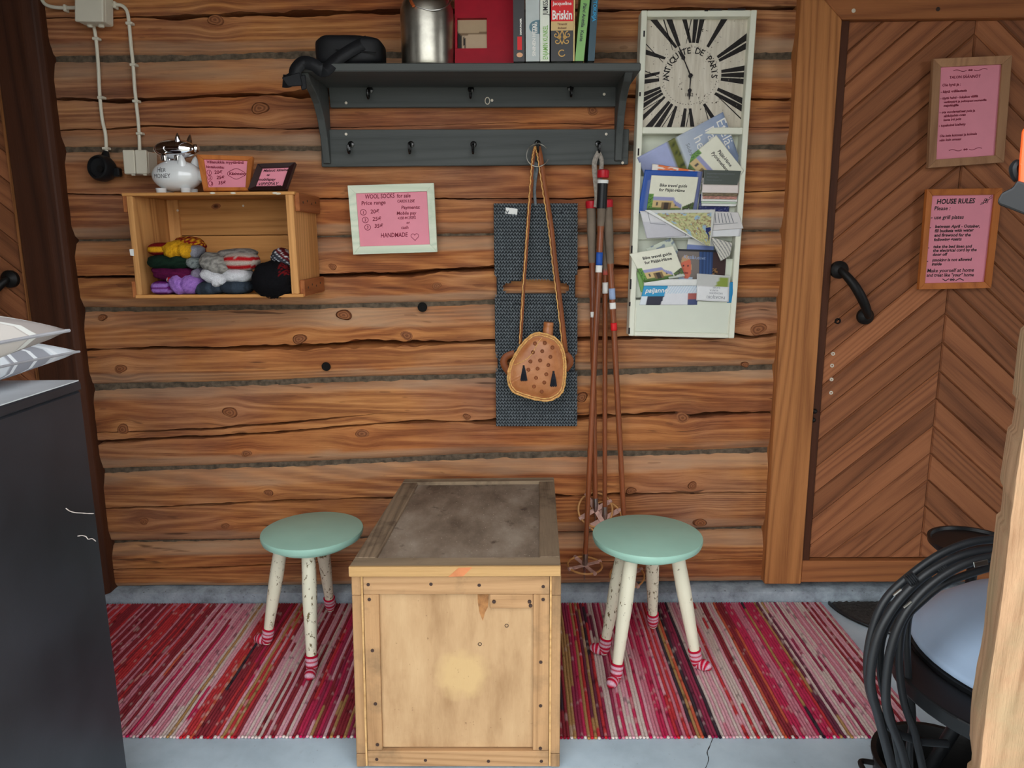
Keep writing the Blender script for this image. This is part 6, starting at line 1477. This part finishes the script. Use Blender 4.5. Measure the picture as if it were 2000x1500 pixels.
# black tray standing behind on its own stand
bt_c = GZ(1905, 1062, .40); bt = thing('side_table', 'round black side table behind the grill', 'table', (bt_c.x, bt_c.y, 0))
g = G(); g.lathe([(.02, -.022), (.105, -.02), (.118, -.008), (.120, .006), (.112, .006), (.108, -.002), (.002, -.002)], (bt_c.x, bt_c.y, .40), seg=44); g.obj('table_top', M['plast_blk'], bt, smooth=True)
g = G(); g.tube([(bt_c.x, bt_c.y, .012), (bt_c.x, bt_c.y, .38)], .014, 12); g.obj('post', M['plast_blk'], bt, smooth=True)
g = G(); g.lathe([(.09, 0), (.09, .008), (.02, .014), (.015, .02)], (bt_c.x, bt_c.y, 0), seg=28); g.obj('base', M['plast_blk'], bt, smooth=True)
# coil of cable hung over the handle
cl = thing('power_cable', 'thick coil of black rubber cable hung beside the grill', 'cable', GZ(1740, 1440))
def cz(x, y, d): 
    r_ = ray(x, y); return CAM + r_ * (d / r_.y)
def coil(pts, d0, r, nm='cable_loop'):
    p = [cz(x, y, d0 if len(q) < 3 else q[2]) for q in pts for (x, y) in [q[:2]]]
    g = G(); g.tube(smoothpts(p, 8), r, 10); return g.obj(nm, M['rubber'], cl, smooth=True)
coil([(1960, 1052), (1900, 1058), (1838, 1082), (1780, 1122), (1730, 1170), (1704, 1230), (1694, 1300), (1704, 1368), (1738, 1420), (1790, 1446), (1850, 1452)], 1.235, .0076)
coil([(1960, 1072), (1890, 1082), (1830, 1108), (1784, 1142), (1742, 1190), (1712, 1250), (1700, 1330), (1716, 1400), (1732, 1460), (1748, 1520)], 1.215, .0084)
coil([(1960, 1084), (1900, 1096), (1846, 1122), (1796, 1162), (1760, 1212), (1738, 1276), (1730, 1350), (1736, 1400), (1760, 1462), (1775, 1520)], 1.195, .0080)
coil([(1955, 1102), (1890, 1122), (1838, 1144), (1792, 1182), (1770, 1206), (1760, 1236), (1756, 1300), (1766, 1372), (1786, 1430), (1800, 1490), (1812, 1560)], 1.22, .0070)
coil([(1800, 1160), (1784, 1186), (1774, 1210), (1771, 1260), (1775, 1330), (1782, 1400), (1776, 1470), (1780, 1560)], 1.255, .0066)
coil([(1820, 1128), (1778, 1160), (1738, 1210), (1720, 1262), (1722, 1330), (1742, 1410), (1756, 1480), (1764, 1560)], 1.25, .0070)
for x, y, rot in ((1832, 1118, .55), (1772, 1136, .75)):
    p = cz(x, y, 1.212); q = cz(x + 16, y - 9, 1.212); g = G(); m = 9
    g.tube([lerp(p, q, i / m) for i in range(m + 1)], [.0115 if i % 2 else .0095 for i in range(m + 1)], 12); g.obj('strain_relief', M['rubber'], cl)
for x, y in ((1745, 1163), (1765, 1187)):
    p = cz(x, y, 1.19); q = cz(x + 15, y - 12, 1.19); g = G(); g.tube([p, q], .0022, 8); g.obj('plug_pin', M['tin'], cl)
g = G(); g.slab(Quad(cz(1900, 1098, 1.185), cz(1928, 1092, 1.185), cz(1930, 1102, 1.185), cz(1902, 1108, 1.185)), 0, 1, 0, 1, 0, .002); g.obj('cable_tag', M['tin'], cl, bevel=.0008)
pc_ = GZ(1840, 1500, .10); pt = thing('iron_pot', 'black cast iron pot on the floor beneath the grill', 'pot', (pc_.x, pc_.y, 0))
g = G(); g.lathe([(.10, 0.001), (.125, .012), (.135, .06), (.138, .105), (.143, .108), (.143, .113), (.132, .113), (.128, .10), (.12, .02), (.002, .015)], (pc_.x, pc_.y, 0), seg=48); g.obj('pot_body', M['iron'], pt, smooth=True)
for s_ in (-1, 1):
    g = G(); g.tube(smoothpts([(pc_.x + s_ * .136, pc_.y - .03, .09), (pc_.x + s_ * .165, pc_.y - .028, .094), (pc_.x + s_ * .172, pc_.y, .096), (pc_.x + s_ * .165, pc_.y + .028, .094), (pc_.x + s_ * .136, pc_.y + .03, .09)], 4), .006, 8); g.obj('pot_handle', M['iron'], pt, smooth=True)

# ================================================================== ROUGH POST AND ORANGE TOOL (right foreground)
py_ = -1.55; pxb = P(1945, 1060, py_ + .07).x; pxl = P(1969, 1060, py_).x; dxb = pxb - pxl
pst = thing('timber_post', 'rough sawn timber post at the right edge of the opening', 'post', (pxl + .06, py_ + .03, 0))
def postfn(u, v):
    z = lerp(0, 2.32, v); nt = .006 * noise.noise((1, z * 9, 3)) + (.005 if noise.noise((0, z * 16, 9)) > .15 else 0)
    prof = [(dxb + .01, .09), (dxb, .07), (dxb * .4, .03), (0, .0), (.004, -.003), (.03, -.004), (.10, -.004), (.135, 0), (.145, .02), (.145, .09)]
    i = u * (len(prof) - 1); k = min(int(i), len(prof) - 2); f_ = i - k; x = lerp(prof[k][0], prof[k + 1][0], f_); y = lerp(prof[k][1], prof[k + 1][1], f_)
    e = 1 if k < 2 else (1 - f_ if k == 2 else 0)
    return Vector((pxl + x + nt * e, py_ + y + .003 * noise.noise((x * 40, z * 8, 0)) + .0012 * noise.noise((x * 160, z * 40, 0)), z))
g = G(); g.grid(64, 460, postfn); g.obj('post_timber', M['rough_post'], pst, smooth=True, angle=50)
oy = -1.60
tl_ = thing('power_tool', 'orange and black hand tool hanging at the right edge', 'tool', P(2010, 420, oy))
def ol(x, y, dy=0): return P(x, y, oy + dy)
g = G(); body_o = [(1996, 250), (2060, 236), (2070, 400), (2010, 404), (1996, 380), (1988, 366), (1990, 320)]
g.prism([(x, y) for x, y in body_o], lambda x, y, n: ol(x, y, n), -.03, .03); g.obj('tool_body', M['orange'], tl_, bevel=.006, bseg=3)
foot = [(1948, 392), (1956, 377), (1966, 372), (1978, 366), (1987, 352), (2075, 380), (2075, 432), (2012, 424), (1972, 408), (1950, 400)]
g = G(); g.prism(foot, lambda x, y, n: ol(x, y, n), -.036, .036); g.obj('foot_guard', M['plast_blk'], tl_, bevel=.004, bseg=2)
g = G(); g.tube(smoothpts([ol(1988, 350, -.02), ol(1982, 340, -.02), ol(1980, 328, -.02), ol(1986, 320, -.02), ol(1992, 324, -.02)], 5), .0045, 8); g.obj('trigger', M['plast_blk'], tl_, smooth=True)
g = G(); g.tube([ol(2030, 250), P(2040, 150, oy + .03), Vector((pxl + .07, -1.555, 1.62))], .003, 8); g.obj('hanging_cord', M['rubber'], tl_, smooth=True)
